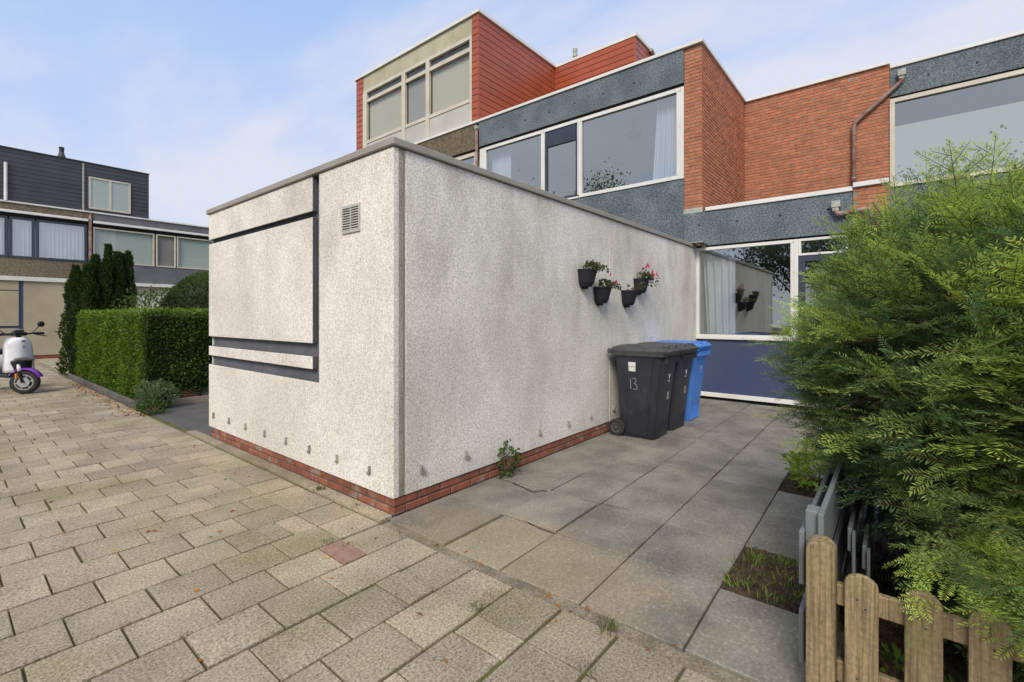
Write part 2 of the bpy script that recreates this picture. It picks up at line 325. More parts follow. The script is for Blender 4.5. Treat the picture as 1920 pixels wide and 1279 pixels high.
# patio of big grey slabs
pat = MB(); pat.box(1.985, 8.42, -3.0, 2.76, -.055, -.013); patio = struct(pat.build('patio', 'mortar_dark'))
rot = .022
def prot(x, y): return (2.0 + (x - 2.0) - rot * (y - .7), .7 + (y - .7) + rot * (x - 2.0))
xs = [1.992, 2.565, 3.14, 3.715, 4.29, 4.865, 5.44, 6.015, 6.59, 7.165, 7.74, 8.36]; ys = [-2.85, -2.34, -1.83, -1.32, -.81, -.30, .205, .70, 1.20, 1.70, 2.14, 2.66]
slabm = {}
for i in range(11):
    for j in range(11):
        if j == 6 and i in (1, 4): continue            # open soil squares
        if j < 6 and not (j == 5 and i > 5) and i < 7: continue   # garden under the shrub
        x0, x1, y0, y1 = xs[i], xs[i + 1], ys[j], ys[j + 1]
        if j == 6: y0 = .2
        key = (round(x1 - x0, 3), round(y1 - y0, 3)); st = False
        if (key, st) not in slabm: slabm[(key, st)] = tile_mesh(key[0] - .008, key[1] - .009, .003, .04).mesh('paving_slab', 'slab_stained' if st else 'slab')
        cx, cy = prot((x0 + x1) / 2, (y0 + y1) / 2)
        if j == 10: cy = min(cy, 2.44)
        link('paving_slab', slabm[(key, st)], patio, (cx, cy, .004 + random.gauss(0, .002) + (.012 if (i, j) in ((0, 10), (1, 9)) else 0)), (random.gauss(0, .003), random.gauss(0, .003), rot * .95 + random.gauss(0, .004)))
CR1 = [(3.088, 2.74), (3.065, 2.498), (3.009, 2.245), (3.085, 2.206), (3.104, 2.006), (3.132, 1.772), (3.175, 1.504)]
CR2 = [(2.545, 1.966), (2.517, 1.834), (2.514, 1.705)]
def crack(pts, wd):
    m = MB()
    for (a, b) in zip(pts[:-1], pts[1:]):
        a_, b_ = Vector((*a, .0115)), Vector((*b, .0115)); q = (b_ - a_).normalized().cross(Vector((0, 0, 1))) * wd * random.uniform(.4, 1); m.add([a_ - q, b_ - q * .8, b_ + q * .8, a_ + q], [(0, 1, 2, 3)])
    m.build('open_crack', 'dark_gap', patio)
crack(CR1, .007); crack(CR2, .006)
stp = MB(); stp.box(2.0, 8.3, 2.60, 2.735, -.04, -.001); stp.build('cement_fillet', 'slab', patio)
# soil squares and the garden bed under the shrub
def soil_patch(name, x0, x1, y0, y1, z=-.009, amp=.018, nx=26, ny=22):
    m = MB(); vs = []
    for j in range(ny + 1):
        for i in range(nx + 1):
            e = min(i, nx - i, j, ny - j); vs.append((x0 + (x1 - x0) * i / nx, y0 + (y1 - y0) * j / ny, z + (random.random() * amp * 1.4 if e > 0 else -.003)))
    m.add(vs, [(j * (nx + 1) + i, j * (nx + 1) + i + 1, (j + 1) * (nx + 1) + i + 1, (j + 1) * (nx + 1) + i) for j in range(ny) for i in range(nx)])
    m.smooth = False; return struct(m.build(name, 'soil'))
soil_patch('soil_bed', 2.575, 3.15, .19, .735); soil_patch('soil_bed', 4.29, 4.88, .19, .76); soil_patch('garden_bed', 2.02, 6.0, -3.0, .185, -.008, .05, 60, 50)
# kerb strip beside the paving, with grit
kb = MB(); kb.box(1.905, 1.985, -3.5, 2.70, -.04, -.004); struct(kb.build('kerb_strip', 'grit'))
kb = MB()
yy = 2.75
while yy < 6.2:
    kb.box(1.93, 2.03, yy, yy + .985, -.03, .008, 0, random.random()); yy += .992
kk = thing('kerb', 'low weathered concrete kerb along the foot of the white shed', 'kerb')
kb.build('kerb_stone', 'paver', kk)
# next door's dark path and bed beyond the garage
dp = MB(); dp.box(1.93, 9, 6.26, 9.02, -.05, -.014); path = struct(dp.build('garden_path', 'mortar_dark'))
pm = tile_mesh(.99, .43, .004, .04).mesh('path_slab', 'slab_dark')
for i in range(4):
    for j in range(6): link('path_slab', pm, path, (2.47 + i, 6.52 + j * .44, .0 + random.gauss(0, .001)))
eb = MB(); eb.box(2.05, 5.5, 9.04, 9.09, -.05, .075); ed = tag(eb.build('edging_board', 'edging_tan'), 'tan edging board between the dark path and the hedge bed', 'edging')
kb = thing('bed_edging', 'dark concrete edging strips at the foot of the hedge', 'edging')
yy = 9.05
while yy < 14.4:
    b = MB(); b.box(1.93, 1.98, yy, yy + .98, -.05, .10); bevel(b.build('edging_strip', 'edging', kb), .008, 1); yy += .99
hb = MB(); hb.box(1.99, 9, 9.1, 15.6, -.05, .03); struct(hb.build('hedge_bed', 'soil'))

# ------------------------------------------------------------------ bricks
def brick_mesh(l, hgt, dep, axis, name='brick', mat='brick'):
    """front face toward -x (axis 'x') or -y (axis 'y'); origin at centre of front"""
    c = .004; a, b = l / 2, hgt / 2
    ring = lambda s, d: [(d, -s(a), -s(b)), (d, s(a), -s(b)), (d, s(a), s(b)), (d, -s(a), s(b))]
    r0 = ring(lambda q: q, dep); r1 = ring(lambda q: q, c); r2 = ring(lambda q: q - c, 0)
    vs = r0 + r1 + r2
    if axis == 'y': vs = [(y, x, z) for x, y, z in vs]
    m = MB(); m.add(vs, [(8, 9, 10, 11)] + [(i, (i + 1) % 4, 4 + (i + 1) % 4, 4 + i) for i in range(4)] + [(4 + i, 4 + (i + 1) % 4, 8 + (i + 1) % 4, 8 + i) for i in range(4)])
    return m
_bm = {}
def bmesh_for(l, h, axis, mat):
    k = (round(l, 2), round(h, 3), axis, mat)
    if k not in _bm: _bm[k] = brick_mesh(k[0], k[1], .02, axis).mesh('brick', mat)
    return _bm[k]
def courses(a0, a1, z0, z1, bl=.21, bh=.05, jt=.012):
    res = []; z = z0 + jt / 2; c = 0
    while z + bh <= z1 + .02:
        a = a0 - (0 if c % 2 == 0 else (bl + jt) / 2)
        while a < a1 - .03:
            p, q = max(a, a0), min(a + bl, a1)
            if q - p > .05: res.append(((p + q) / 2, z + bh / 2, q - p, min(bh, z1 - z)))
            a += bl + jt
        z += bh + jt; c += 1
    return res
def lay(parent, plane, axis, items, individual=True, mat='brick', proud=.006):
    mer = MB()
    for a, z, l, h in items:
        if h < .02: continue
        d = plane - proud + random.gauss(0, .0012)
        pos = (d, a, z) if axis == 'x' else (a, d, z)
        if individual: link('brick', bmesh_for(l, h, axis, mat), parent, pos)
        else:
            q = brick_mesh(l, h, .02, axis); mer.add([Vector(p) + Vector(pos) for p in q.v], q.f, 0, random.random())
    if not individual and mer.v: mer.build('brickwork', mat, parent, kind='stuff')

# ------------------------------------------------------------------ the white storage shed (garage)
gar = thing('storage_shed', 'white roughcast storage shed with dark relief bands and red brick plinth', 'shed', (2.03, 2.73, 0))
def gp(m, name, mats, **k): o = m.build(name, mats, gar, **k); o.location = (-2.03, -2.73, 0); return o
XG, YG = 2.02, 2.725
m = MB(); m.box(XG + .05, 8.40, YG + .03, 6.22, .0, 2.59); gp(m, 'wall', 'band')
def poly_panel(poly, name='wall_panel', mat='stucco'):
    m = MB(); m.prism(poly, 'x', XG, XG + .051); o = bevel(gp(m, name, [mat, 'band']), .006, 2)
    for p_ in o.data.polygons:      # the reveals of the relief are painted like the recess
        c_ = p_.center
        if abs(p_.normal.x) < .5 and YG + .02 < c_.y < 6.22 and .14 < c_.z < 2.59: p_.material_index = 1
    return o
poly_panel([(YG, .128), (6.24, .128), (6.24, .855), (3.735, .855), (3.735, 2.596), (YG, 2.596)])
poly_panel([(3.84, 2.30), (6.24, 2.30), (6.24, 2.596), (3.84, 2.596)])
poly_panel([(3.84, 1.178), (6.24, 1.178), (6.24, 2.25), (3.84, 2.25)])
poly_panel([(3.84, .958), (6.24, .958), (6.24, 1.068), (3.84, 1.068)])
def side_panel(x0, x1, mat='stucco', y=YG, name='wall_panel'):
    m = MB(); m.box(x0, x1, y, y + .031, .128, 2.596); return bevel(gp(m, name, mat), .004, 1)
side_panel(XG + .0515, 2.108, 'stucco_dirty', YG + .001); side_panel(2.128, 5.20, 'stucco_weathered'); side_panel(5.206, 8.398, 'stucco_weathered')
m = MB(); m.box(2.1085, 2.1275, YG + .004, YG + .03, .13, 2.594); gp(m, 'joint_strip', 'coping')
# the end wall facing the neighbour's path
m = MB(); m.box(XG + .037, 8.39, 6.2205, 6.24, .128, 2.596); gp(m, 'end_wall', 'stucco')
m = MB(); m.prism([(2.0, 2.70), (8.36, 2.70), (8.36, 2.78), (2.09, 2.78), (2.09, 6.18), (8.36, 6.18), (8.36, 6.265), (2.0, 6.265)], 'z', 2.60, 2.655); bevel(gp(m, 'coping', 'coping'), .006, 1)
m = MB(); m.box(2.09, 8.36, 2.78, 6.18, 2.592, 2.62); gp(m, 'roof', 'roofing')
m = MB(); m.box(2.042, 8.40, 2.742, 6.21, -.05, .127); gp(m, 'plinth', 'mortar_dark')
for a, z, l, h in courses(2.742, 6.20, .001, .118): link('brick', bmesh_for(l, h, 'x', 'brick_plinth'), gar, (2.036 - 2.03, a - 2.73, z))
for a, z, l, h in courses(2.042 + .1, 8.36, .001, .118): link('brick', bmesh_for(l, h, 'y', 'brick_plinth'), gar, (a - 2.03, 2.736 - 2.73, z))
for z in (.032, .094):
    m = MB(); m.box(2.034, 2.135, 2.734, 2.80, z - .025, z + .025); bevel(gp(m, 'brick', 'brick_plinth'), .003, 1)
# ventilation grille
m = MB(); gy0, gy1, gz0, gz1 = 3.127, 3.369, 2.05, 2.262
m.box(XG - .012, XG + .004, gy0, gy1, gz1 - .02, gz1); m.box(XG - .012, XG + .004, gy0, gy1, gz0, gz0 + .016); m.box(XG - .012, XG + .004, gy0, gy0 + .012, gz0 + .016, gz1 - .02); m.box(XG - .012, XG + .004, gy1 - .012, gy1, gz0 + .016, gz1 - .02); m.box(XG - .011, XG + .004, 3.242, 3.254, gz0 + .016, gz1 - .02)
gr = gp(m, 'vent_grille', 'pale_panel')
for k in range(9):
    z = gz0 + .02 + k * .0195; s = MB(); s.add([(XG - .011, gy0 + .012, z), (XG - .011, gy1 - .012, z), (XG + .001, gy1 - .012, z + .014), (XG + .001, gy0 + .012, z + .014), (XG - .009, gy0 + .012, z - .002), (XG - .009, gy1 - .012, z - .002)], [(0, 1, 2, 3), (0, 1, 5, 4), (4, 5, 2, 3)]); s.build('slat', 'pale_panel', gr)
m = MB(); m.box(XG - .0015, XG + .002, gy0 + .01, gy1 - .01, gz0 + .01, gz1 - .01); m.build('backing', 'edging', gr)
# small anchor clips low on the walls
for y in (6.062, 5.614, 5.184, 4.738, 4.30, 3.876, 3.439, 2.997):
    m = MB(); m.box(XG - .02, XG + .002, y - .006, y + .006, .255, .31); m.box(XG - .016, XG + .002, y + .006, y + .03, .245, .262); gp(m, 'anchor_clip', 'stone_clip')
for i, x in enumerate((2.262, 2.728, 3.217, 3.742, 4.262, 4.733, 5.292)):
    m = MB(); s = 1.25 if i < 2 else 1
    m.box(x - .008 * s, x + .006, YG - .022, YG + .002, .25, .25 + .05 * s); m.box(x + .006, x + .034 * s, YG - .02, YG + .002, .248, .262); gp(m, 'anchor_clip', 'stone_clip')

# ------------------------------------------------------------------ houses
XF, XB, YP = 8.41, 11.364, 2.637
def fb(m, ax, P, a0, a1, z0, z1, d0, d1, mi=0):
    return m.box(P + d0, P + d1, a0, a1, z0, z1, mi) if ax == 'x' else m.box(a0, a1, P + d0, P + d1, z0, z1, mi)
def window(parent, ax, P, a0, a1, z0, z1, fmat, fw=.06, d0=-.02, d1=.05, glass='glass', gd=.025, sash=None):
    """frame as part, pane as sub-part"""
    m = MB(); fb(m, ax, P, a0, a1, z1 - fw, z1, d0, d1); fb(m, ax, P, a0, a1, z0, z0 + fw, d0, d1); fb(m, ax, P, a0, a0 + fw, z0 + fw, z1 - fw, d0, d1); fb(m, ax, P, a1 - fw, a1, z0 + fw, z1 - fw, d0, d1)
    fr = bevel(m.build('window', fmat, parent), .004, 1)
    glass_quad(fr, ax, P + gd, a0 + fw - .004, a1 - fw + .004, z0 + fw - .004, z1 - fw + .004, glass)
    return fr
def glass_quad(parent, ax, P, a0, a1, z0, z1, glass='glass'):
    q = [(a0, z0), (a1, z0), (a1, z1), (a0, z1)]; m = MB(); m.add([(P, a, z) if ax == 'x' else (a, P, z) for a, z in q], [(0, 1, 2, 3)]); return m.build('pane', glass, parent)
def part(parent, name, mat, ax, P, a0, a1, z0, z1, d0=0, d1=.06, bev=0):
    m = MB(); fb(m, ax, P, a0, a1, z0, z1, d0, d1); o = m.build(name, mat, parent)
    if bev: bevel(o, bev, 1)
    return o
def room(parent, x0, x1, y0, y1, z0, z1, mat='interior'):
    m = MB(); q = [(x, y, z) for z in (z0, z1) for x, y in ((x0, y0), (x1, y0), (x1, y1), (x0, y1))]
    m.add(q, [(0, 1, 2, 3), (4, 5, 6, 7), (0, 1, 5, 4), (1, 2, 6, 5), (2, 3, 7, 6)]); return m.build('room', mat, parent)
def wavy(name, ax, P, a0, a1, z0, z1, mat, waves, amp, lean=0, n=90, label=None, group=None, pinch=0):
    m = MB(); rows = 6
    for j in range(rows + 1):
        t = j / rows
        for i in range(n + 1):
            s = i / n; a = a0 + (a1 - a0) * s + lean * (1 - t) * s; d = amp * math.sin(waves * 2 * math.pi * s + .6 * math.sin(5 * s)) * (1.15 - .4 * t)
            m.v.append((P + d, a, z0 + (z1 - z0) * t) if ax == 'x' else (a, P + d, z0 + (z1 - z0) * t))
    m.f = [(j * (n + 1) + i, j * (n + 1) + i + 1, (j + 1) * (n + 1) + i + 1, (j + 1) * (n + 1) + i) for j in range(rows) for i in range(n)]; m.m = [0] * len(m.f); m.var = [0] * len(m.v); m.smooth = True
    return tag(m.build(name, mat), label, 'curtain', group)

# --- the middle house: blue grey render, white windows, brick pillar, brick recess
H = thing('terraced_house', 'middle terraced house with blue grey render, white framed windows and orange brick recess', 'house')
part(H, 'fascia', 'blue_render', 'x', XF, 2.938, 7.905, 5.555, 6.15, -.03, .25)
part(H, 'shadow_gap', 'dark_gap', 'x', XF, 2.94, 7.90, 5.50, 5.554, 0, .2)
part(H, 'spandrel', 'blue_render', 'x', XF, 2.938, 7.90, 2.60, 3.862, 0, .2)
part(H, 'roof_trim', 'white_trim', 'x', XF, 2.60, 13.32, 6.155, 6.216, -.06, .25, .005)
part(H, 'frame_cheek', 'white_trim', 'x', XF, 7.758, 7.90, 3.866, 5.498, -.01, .1)
window(H, 'x', XF, 5.985, 7.755, 3.866, 5.498, 'white_trim', .07)
cs = window(H, 'x', XF, 5.13, 5.955, 3.90, 5.43, 'dark_frame', .055, -.0, .06)
part(H, 'mullion', 'white_trim', 'x', XF, 5.957, 5.983, 3.93, 5.43, -.02, .06)
part(H, 'mullion', 'white_trim', 'x', XF, 5.096, 5.128, 3.93, 5.43, -.02, .06)
part(H, 'mullion', 'white_trim', 'x', XF, 5.096, 5.983, 5.431, 5.498, -.02, .06); part(H, 'mullion', 'white_trim', 'x', XF, 5.096, 5.983, 3.866, 3.899, -.02, .06)
m = MB(); m.box(XF - .006, XF + .02, 5.186, 5.90, 5.15, 5.374); m.build('panel', 'dark_frame', cs); m = MB(); m.box(XF - .012, XF + .02, 5.186, 5.90, 5.09, 5.149); m.build('rail', 'dark_frame', cs)
window(H, 'x', XF, 3.0, 5.094, 3.866, 5.498, 'white_trim', .07)
part(H, 'frame_cheek', 'white_trim', 'x', XF, 2.94, 2.999, 3.866, 5.498, -.02, .08)
room(H, XF + .3, XF + 4.2, 2.95, 7.88, 3.5, 5.6)
for u, z in ((7.13, 5.84), (6.48, 5.83), (5.83, 5.83), (5.18, 5.83), (4.53, 5.84), (3.87, 5.84)):   # fixing holes
    m = MB(); m.lathe([(.017, -.002), (.017, .01)], 10, (XF - .031, u - .75 * 0, z), 0, 'x'); m.build('fixing_hole', 'dark_gap', H)
for y, z in ((2.67, 2.995), (2.06, 2.99), (1.43, 2.997), (.80, 3.0)):
    m = MB(); m.lathe([(.017, -.002), (.017, .01)], 10, (XF - .031, y, z), 0, 'x'); m.build('fixing_hole', 'dark_gap', H)
# upper brickwork
m = MB(); m.box(XF, XF + .3, YP, 2.937, 3.29, 6.154); m.box(XF + .3, XB + .2, YP, YP + .2, 3.20, 6.154); m.box(XB, XB + .2, .117, YP - .001, 3.10, 6.148); m.box(XF + .25, XF + 8, YP + .2, 7.9, 5.9, 6.13); m.build('wall', 'mortar', H)
pil = courses(YP + .002, 2.934, 3.30, 6.15); lay(H, XF, 'x', pil)
wallb = courses(.121, YP - .004, 3.24, 6.145); wallb.sort(key=lambda q: q[0] - q[1] * .01)
rest = 292 - len(pil)
lay(H, XB, 'x', wallb[:rest]); lay(H, XB, 'x', wallb[rest:], False)
lay(H, YP, 'y', courses(XF + .004, XB - .008, 3.24, 6.15), False)
part(H, 'vent_brick', 'coping', 'x', XB, .60, .76, 6.02, 6.075, -.012, .01); m = MB(); m.box(XB - .014, XB - .0122, .63, .73, 6.033, 6.062); m.build('vent_slot', 'brick', H)
m = MB(); m.box(XB - .05, XB + .25, .118, YP - .04, 6.152, 6.205); m.box(XF + .26, XB + .2, YP - .04, YP + .22, 6.1555, 6.2145); bevel(m.build('roof_trim', 'white_trim', H), .004, 1)
m = MB()
for k in range(9):
    a = k / 8; m.add([(XF - .012 - .02 * math.sin(a * math.pi), 2.62 + .33 * a, 3.22 - .03 * math.sin(a * math.pi)), (XF - .008, 2.62 + .33 * a, 3.31)], [])
m.f = [(2 * k, 2 * k + 2, 2 * k + 3, 2 * k + 1) for k in range(8)]; m.m = [0] * 8; m.build('lead_flashing', 'zinc', H)
# ground floor extension
part(H, 'fascia', 'blue_render', 'x', XF, .503, 2.934, 2.635, 3.222, -.03, .25)
part(H, 'roof_trim', 'white_trim', 'x', XF, .503, 2.56, 3.2225, 3.288, -.055, .25, .004)
part(H, 'shadow_gap', 'dark_gap', 'x', XF, .503, 2.73, 2.604, 2.634, 0, .2)
m = MB(); m.box(XF + .2, XB, .3, 2.635, 3.1, 3.22); m.build('roof', 'roofing', H)
window(H, 'x', XF, 1.243, 2.722, 1.06, 2.603, 'white_trim', .05, -.02, .06)
part(H, 'window_sill', 'white_trim', 'x', XF, .503, 2.722, 1.028, 1.0585, -.045, .06, .004)
part(H, 'mullion', 'white_trim', 'x', XF, 1.188, 1.2415, 1.06, 2.603, -.025, .06)
window(H, 'x', XF, .56, 1.187, 2.344, 2.603, 'white_trim', .035, -.02, .06)
window(H, 'x', XF, .56, 1.187, 1.06, 2.3425, 'dark_frame', .085, -.01, .06)
part(H, 'panel', 'blue_panel', 'x', XF, .503, 2.722, .118, 1.0275, 0, .06)
part(H, 'base_rail', 'white_trim', 'x', XF, .503, 2.722, .045, .1175, -.035, .06, .004)
part(H, 'shadow_gap', 'dark_gap', 'x', XF, .503, 2.722, -.02, .0445, .01, .06)
rm = room(H, XF + .1, XF + 5.5, -.6, 2.72, .1, 2.62, 'interior'); 
m = MB(); m.box(XF - .045, XF + .30, .119, .502, -.05, 3.262); m.build('pier', 'mortar', H)
lay(H, XF - .045, 'x', courses(.121, .498, 2.45, 3.25)); part(H, 'roof_trim', 'white_trim', 'x', XF, .10, .502, 3.2625, 3.328, -.09, .3, .004)
m = MB(); m.box(XF + .3, XB, .119, .25, -.05, 3.25); m.build('side_wall', 'blue_render', H)
# downpipes
def pipe(pts, r=.038, mat='copper', parent=H, name='downpipe'):
    P = [Vector(p) for p in pts]; fin = [P[0]]
    for i in range(1, len(P) - 1):
        a, b, c = P[i - 1], P[i], P[i + 1]; k = .05
        p1 = b + (a - b).normalized() * k; p2 = b + (c - b).normalized() * k; fin += [p1, (p1 + p2 + b * 2) / 4, p2]
    fin.append(P[-1]); m = MB(); m.tube(fin, r, 12); m.smooth = True; o = m.build(name, mat, parent)
    return o
u1 = pipe([(XB - .07, -.05, 5.93), (XB - .07, -.07, 5.78), (XB - .07, .665, 5.165), (XB - .07, .665, 3.3)])
for z in (4.95, 4.1): mm = MB(); mm.lathe([(.046, -.02), (.046, .02)], 12, (XB - .07, .665, z)); mm.build('collar', 'copper', u1)
m = MB(); m.box(XB - .13, XB, -.11, .01, 5.85, 5.97); m.box(XB - .11, XB - .01, -.09, -.01, 5.80, 5.85); bevel(m.build('hopper', 'zinc', H), .006, 1)
pipe([(XF - .09, .70, 3.02), (XF - .09, .70, 2.90), (XF - .12, .30, 2.93), (XF - .12, .285, 2.2)], .036)
m = MB(); m.box(XF - .13, XF - .032, .65, .76, 3.0, 3.095); m.box(XF - .12, XF - .05, .665, .745, 2.95, 3.0); bevel(m.build('hopper', 'zinc', H), .006, 1)
m = MB(); m.tube([(8.28, 2.60, 2.66), (8.33, 2.57, 2.60)], .03, 8); m.build('outlet', 'copper', H); m = MB(); m.box(8.1, 8.36, 2.52, 2.95, 2.66, 2.672); m.build('lead_flashing', 'zinc', H)

# --- curtains and lamps behind the panes
wavy('curtain', 'x', XF + .22, 7.10, 7.68, 3.9, 5.42, 'curtain', 6, .03, label='pale blue curtain drawn to the left side of the upstairs window', group='pale blue curtains')
wavy('curtain', 'x', XF + .2, 3.06, 3.50, 3.9, 5.45, 'curtain', 5, .03, lean=.1, label='pale blue curtain beside the brick pillar in the big upstairs pane', group='pale blue curtains')
wavy('curtain', 'x', XF + .2, 2.14, 2.68, 1.0, 2.57, 'curtain', 4.5, .035, lean=-.08, label='pale blue curtain at the left of the ground floor window', group='pale blue curtains')
l = thing('pendant_lamp', 'dark dome pendant lamp seen through the ground floor window', 'lamp', (XF + 1.5, 1.02, 0))
m = MB(); m.lathe([(.16, 1.55), (.155, 1.6), (.12, 1.66), (.05, 1.70), (.03, 1.78)], 18); m.smooth = True; m.build('lamp_shade', 'metal_dark', l); m = MB(); m.tube([(0, 0, 1.78), (0, 0, 2.6)], .008, 6); m.build('cord', 'metal_dark', l)
l = thing('ceiling_lamp', 'grey round ceiling lamp behind the big upstairs pane', 'lamp', (XF + 1.1, 4.4, 5.35)); m = MB(); m.lathe([(.15, -.1), (.17, -.04), (.12, .04), (.03, .08), (.02, .25)], 16); m.smooth = True; m.build('lamp_shade', 'rim_grey', l)
c = thing('chair', 'red chair inside the ground floor room', 'chair', (XF + 1.3, 1.05, 0.1)); m = MB(); m.box(-.2, .2, -.2, .2, .43, .47); bevel(m.build('seat', 'red_seat', c), .01); m = MB(); m.box(-.2, -.17, -.2, .2, .5, .95); bevel(m.build('backrest', 'red_seat', c), .01)
for sx in (-.17, .17):
    for sy in (-.17, .17): m = MB(); m.tube([(sx, sy, 0), (sx, sy, .43)], .015, 6); m.build('leg', 'red_seat', c)

# --- left neighbour with the red box on its roof
LN = thing('terraced_house', 'left neighbouring house with pebble fascia and red clad roof storey with beige window bay', 'house')
part(LN, 'fascia', 'tan_render', 'x', XF, 7.99, 13.3, 5.53, 6.15, -.03, .25)
part(LN, 'shadow_gap', 'dark_gap', 'x', XF, 7.99, 13.3, 5.47, 5.529, 0, .2)
window(LN, 'x', XF, 7.99, 10.4, 3.9, 5.469, 'cream_frame', .09); part(LN, 'blind', 'film', 'x', XF, 8.05, 10.38, 3.95, 5.30, .15, .16)
part(LN, 'wall', 'tan_render', 'x', XF, 10.405, 13.3, 2.5, 5.469, 0, .2); part(LN, 'wall', 'tan_render', 'x', XF, 7.99, 13.3, 0, 3.899, .001, .2)
pipe([(XF - .07, 7.945, 6.02), (XF - .07, 7.945, 3)], .035, parent=LN); m = MB(); m.box(XF - .11, XF - .031, 7.90, 7.99, 5.98, 6.06); m.build('hopper', 'zinc', LN)
m = MB(); m.box(XF + .2, 17, 7.95, 13.28, 5.95, 6.14); m.box(XF + 3.6, 17, 5.5, 7.94, 6.135, 6.15); m.box(XF + .06, 13.0, 8.0, 13.25, 8.80, 8.87); m.box(11.80, 15, 5.44, 7.98, 8.80, 8.87); m.build('roof', 'roofing', LN)
XQ, YS = XF + .03, 7.982
def planks(parent, ax, P, a0, a1, z0, z1, pitch, mat, thick=.02, name='plank'):
    z = z0; cache = {}
    while z < z1 - .02:
        h = min(pitch - .012, z1 - z)
        m = MB(); fb(m, ax, P, a0, a1, z, z + h, -thick, .004); o = m.build(name, mat, parent); bevel(o, .004, 1); z += pitch
m = MB(); m.box(XQ, XQ + .1, YS + .001, 8.187, 6.22, 8.868); m.box(XQ, XQ + .1, 12.897, 13.26, 6.22, 8.868); m.box(XQ, 11.78, YS, YS + .1, 6.22, 8.869); m.box(11.781, 11.9, 5.42, YS + .02, 6.17, 8.869); m.box(11.79, 15, 5.421, 5.5, 6.17, 8.869); m.box(XQ, 15, 13.16, 13.261, 6.22, 8.869); m.build('cladding_core', 'dark_gap', LN)
planks(LN, 'x', XQ, YS - .018, 8.187, 6.225, 8.868, .166, 'red_plank'); planks(LN, 'x', XQ, 12.897, 13.265, 6.225, 8.868, .166, 'red_plank')
planks(LN, 'y', YS, XQ + .006, 11.776, 6.225, 8.868, .166, 'red_plank'); planks(LN, 'x', 11.78, 5.402, YS - .022, 6.225, 8.868, .166, 'red_plank'); planks(LN, 'y', 5.42, 11.786, 14.5, 6.225, 8.868, .166, 'red_plank')
for (cx, cy) in ((XQ - .024, YS - .024), (11.756, 5.398)): m = MB(); m.box(cx, cx + .03, cy, cy + .03, 6.222, 8.869); m.build('corner_trim', 'red_plank', LN)
m = MB(); m.prism([(XQ - .06, YS - .07), (11.74, YS - .07), (11.74, 5.36), (15, 5.36), (15, 5.46), (11.86, 5.46), (11.86, YS + .05), (XQ + .1, YS + .05), (XQ + .1, 13.32), (XQ - .06, 13.32)], 'z', 8.872, 8.95); m.build('roof_trim', 'white_trim', LN)
part(LN, 'panel', 'beige_panel', 'x', XQ, 8.188, 12.896, 8.425, 8.868, -.005, .06)
part(LN, 'bay_rail', 'cream_frame', 'x', XQ, 8.188, 12.896, 8.33, 8.424, -.02, .06, .005)
for a0, a1 in ((8.188, 8.26), (9.786, 9.924), (10.814, 10.969), (12.70, 12.896)): part(LN, 'mullion', 'cream_frame', 'x', XQ, a0, a1, 6.22, 8.329, -.03, .06, .005)
for a0, a1 in ((8.262, 9.784), (9.926, 10.812), (10.971, 12.698)):
    mid = a0 > 9.8 and a0 < 10.9
    part(LN, 'bay_rail', 'cream_frame', 'x', XQ, a0, a1, 8.03, 8.13, -.02, .06, .004); part(LN, 'bay_rail', 'cream_frame', 'x', XQ, a0, a1, 6.76, 6.85, -.02, .06, .004); part(LN, 'panel', 'pale_panel', 'x', XQ, a0, a1, 6.222, 6.759, 0, .05)
    glass_quad(LN, 'x', XQ + .04, a0, a1, 8.131, 8.329, 'glass_soft'); glass_quad(LN, 'x', XQ + .04, a0, a1, 6.851, 8.029, 'glass_soft')
    m = MB(); m.box(XQ + .10, XQ + .11, a0, a1, 6.851, 8.25); m.build('blind', 'blind_grey' if mid else 'blind', LN)
m = MB(); m.tube([(12.9, 5.37, 8.80), (12.7, 5.33, 8.86), (12.62, 5.33, 8.86)], .05, 8); m.build('outlet', 'zinc', LN)

# --- right neighbour, set back
RN = thing('terraced_house', 'right neighbouring house with dark blue render and very wide cream framed window', 'house')
part(RN, 'fascia', 'blue_render', 'x', XB, -4.5, .114, 5.53, 6.06, -.02, .2); part(RN, 'roof_trim', 'white_trim', 'x', XB, -4.5, .112, 6.0605, 6.118, -.05, .25, .004)
part(RN, 'shadow_gap', 'dark_gap', 'x', XB, -4.5, .114, 5.492, 5.529, .0, .2)
window(RN, 'x', XB, -2.9, .122, 3.838, 5.49, 'cream_frame', .075, -.03, .06); part(RN, 'wall', 'blue_render', 'x', XB, -4.5, -2.901, 3.838, 5.491, 0, .2)
part(RN, 'spandrel', 'blue_render', 'x', XB, -4.5, .116, -.02, 3.837, 0, .2); part(RN, 'window_film', 'film', 'x', XB, -2.8, .05, 3.9, 4.985, .06, .066)
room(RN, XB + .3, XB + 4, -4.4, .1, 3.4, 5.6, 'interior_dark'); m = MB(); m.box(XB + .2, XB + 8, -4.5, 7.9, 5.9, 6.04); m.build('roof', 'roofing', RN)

for y in (-.42, -1.05): m = MB(); m.lathe([(.017, -.002), (.017, .01)], 10, (XB - .021, y, 5.78), 0, 'x'); m.build('fixing_hole', 'dark_gap', RN)
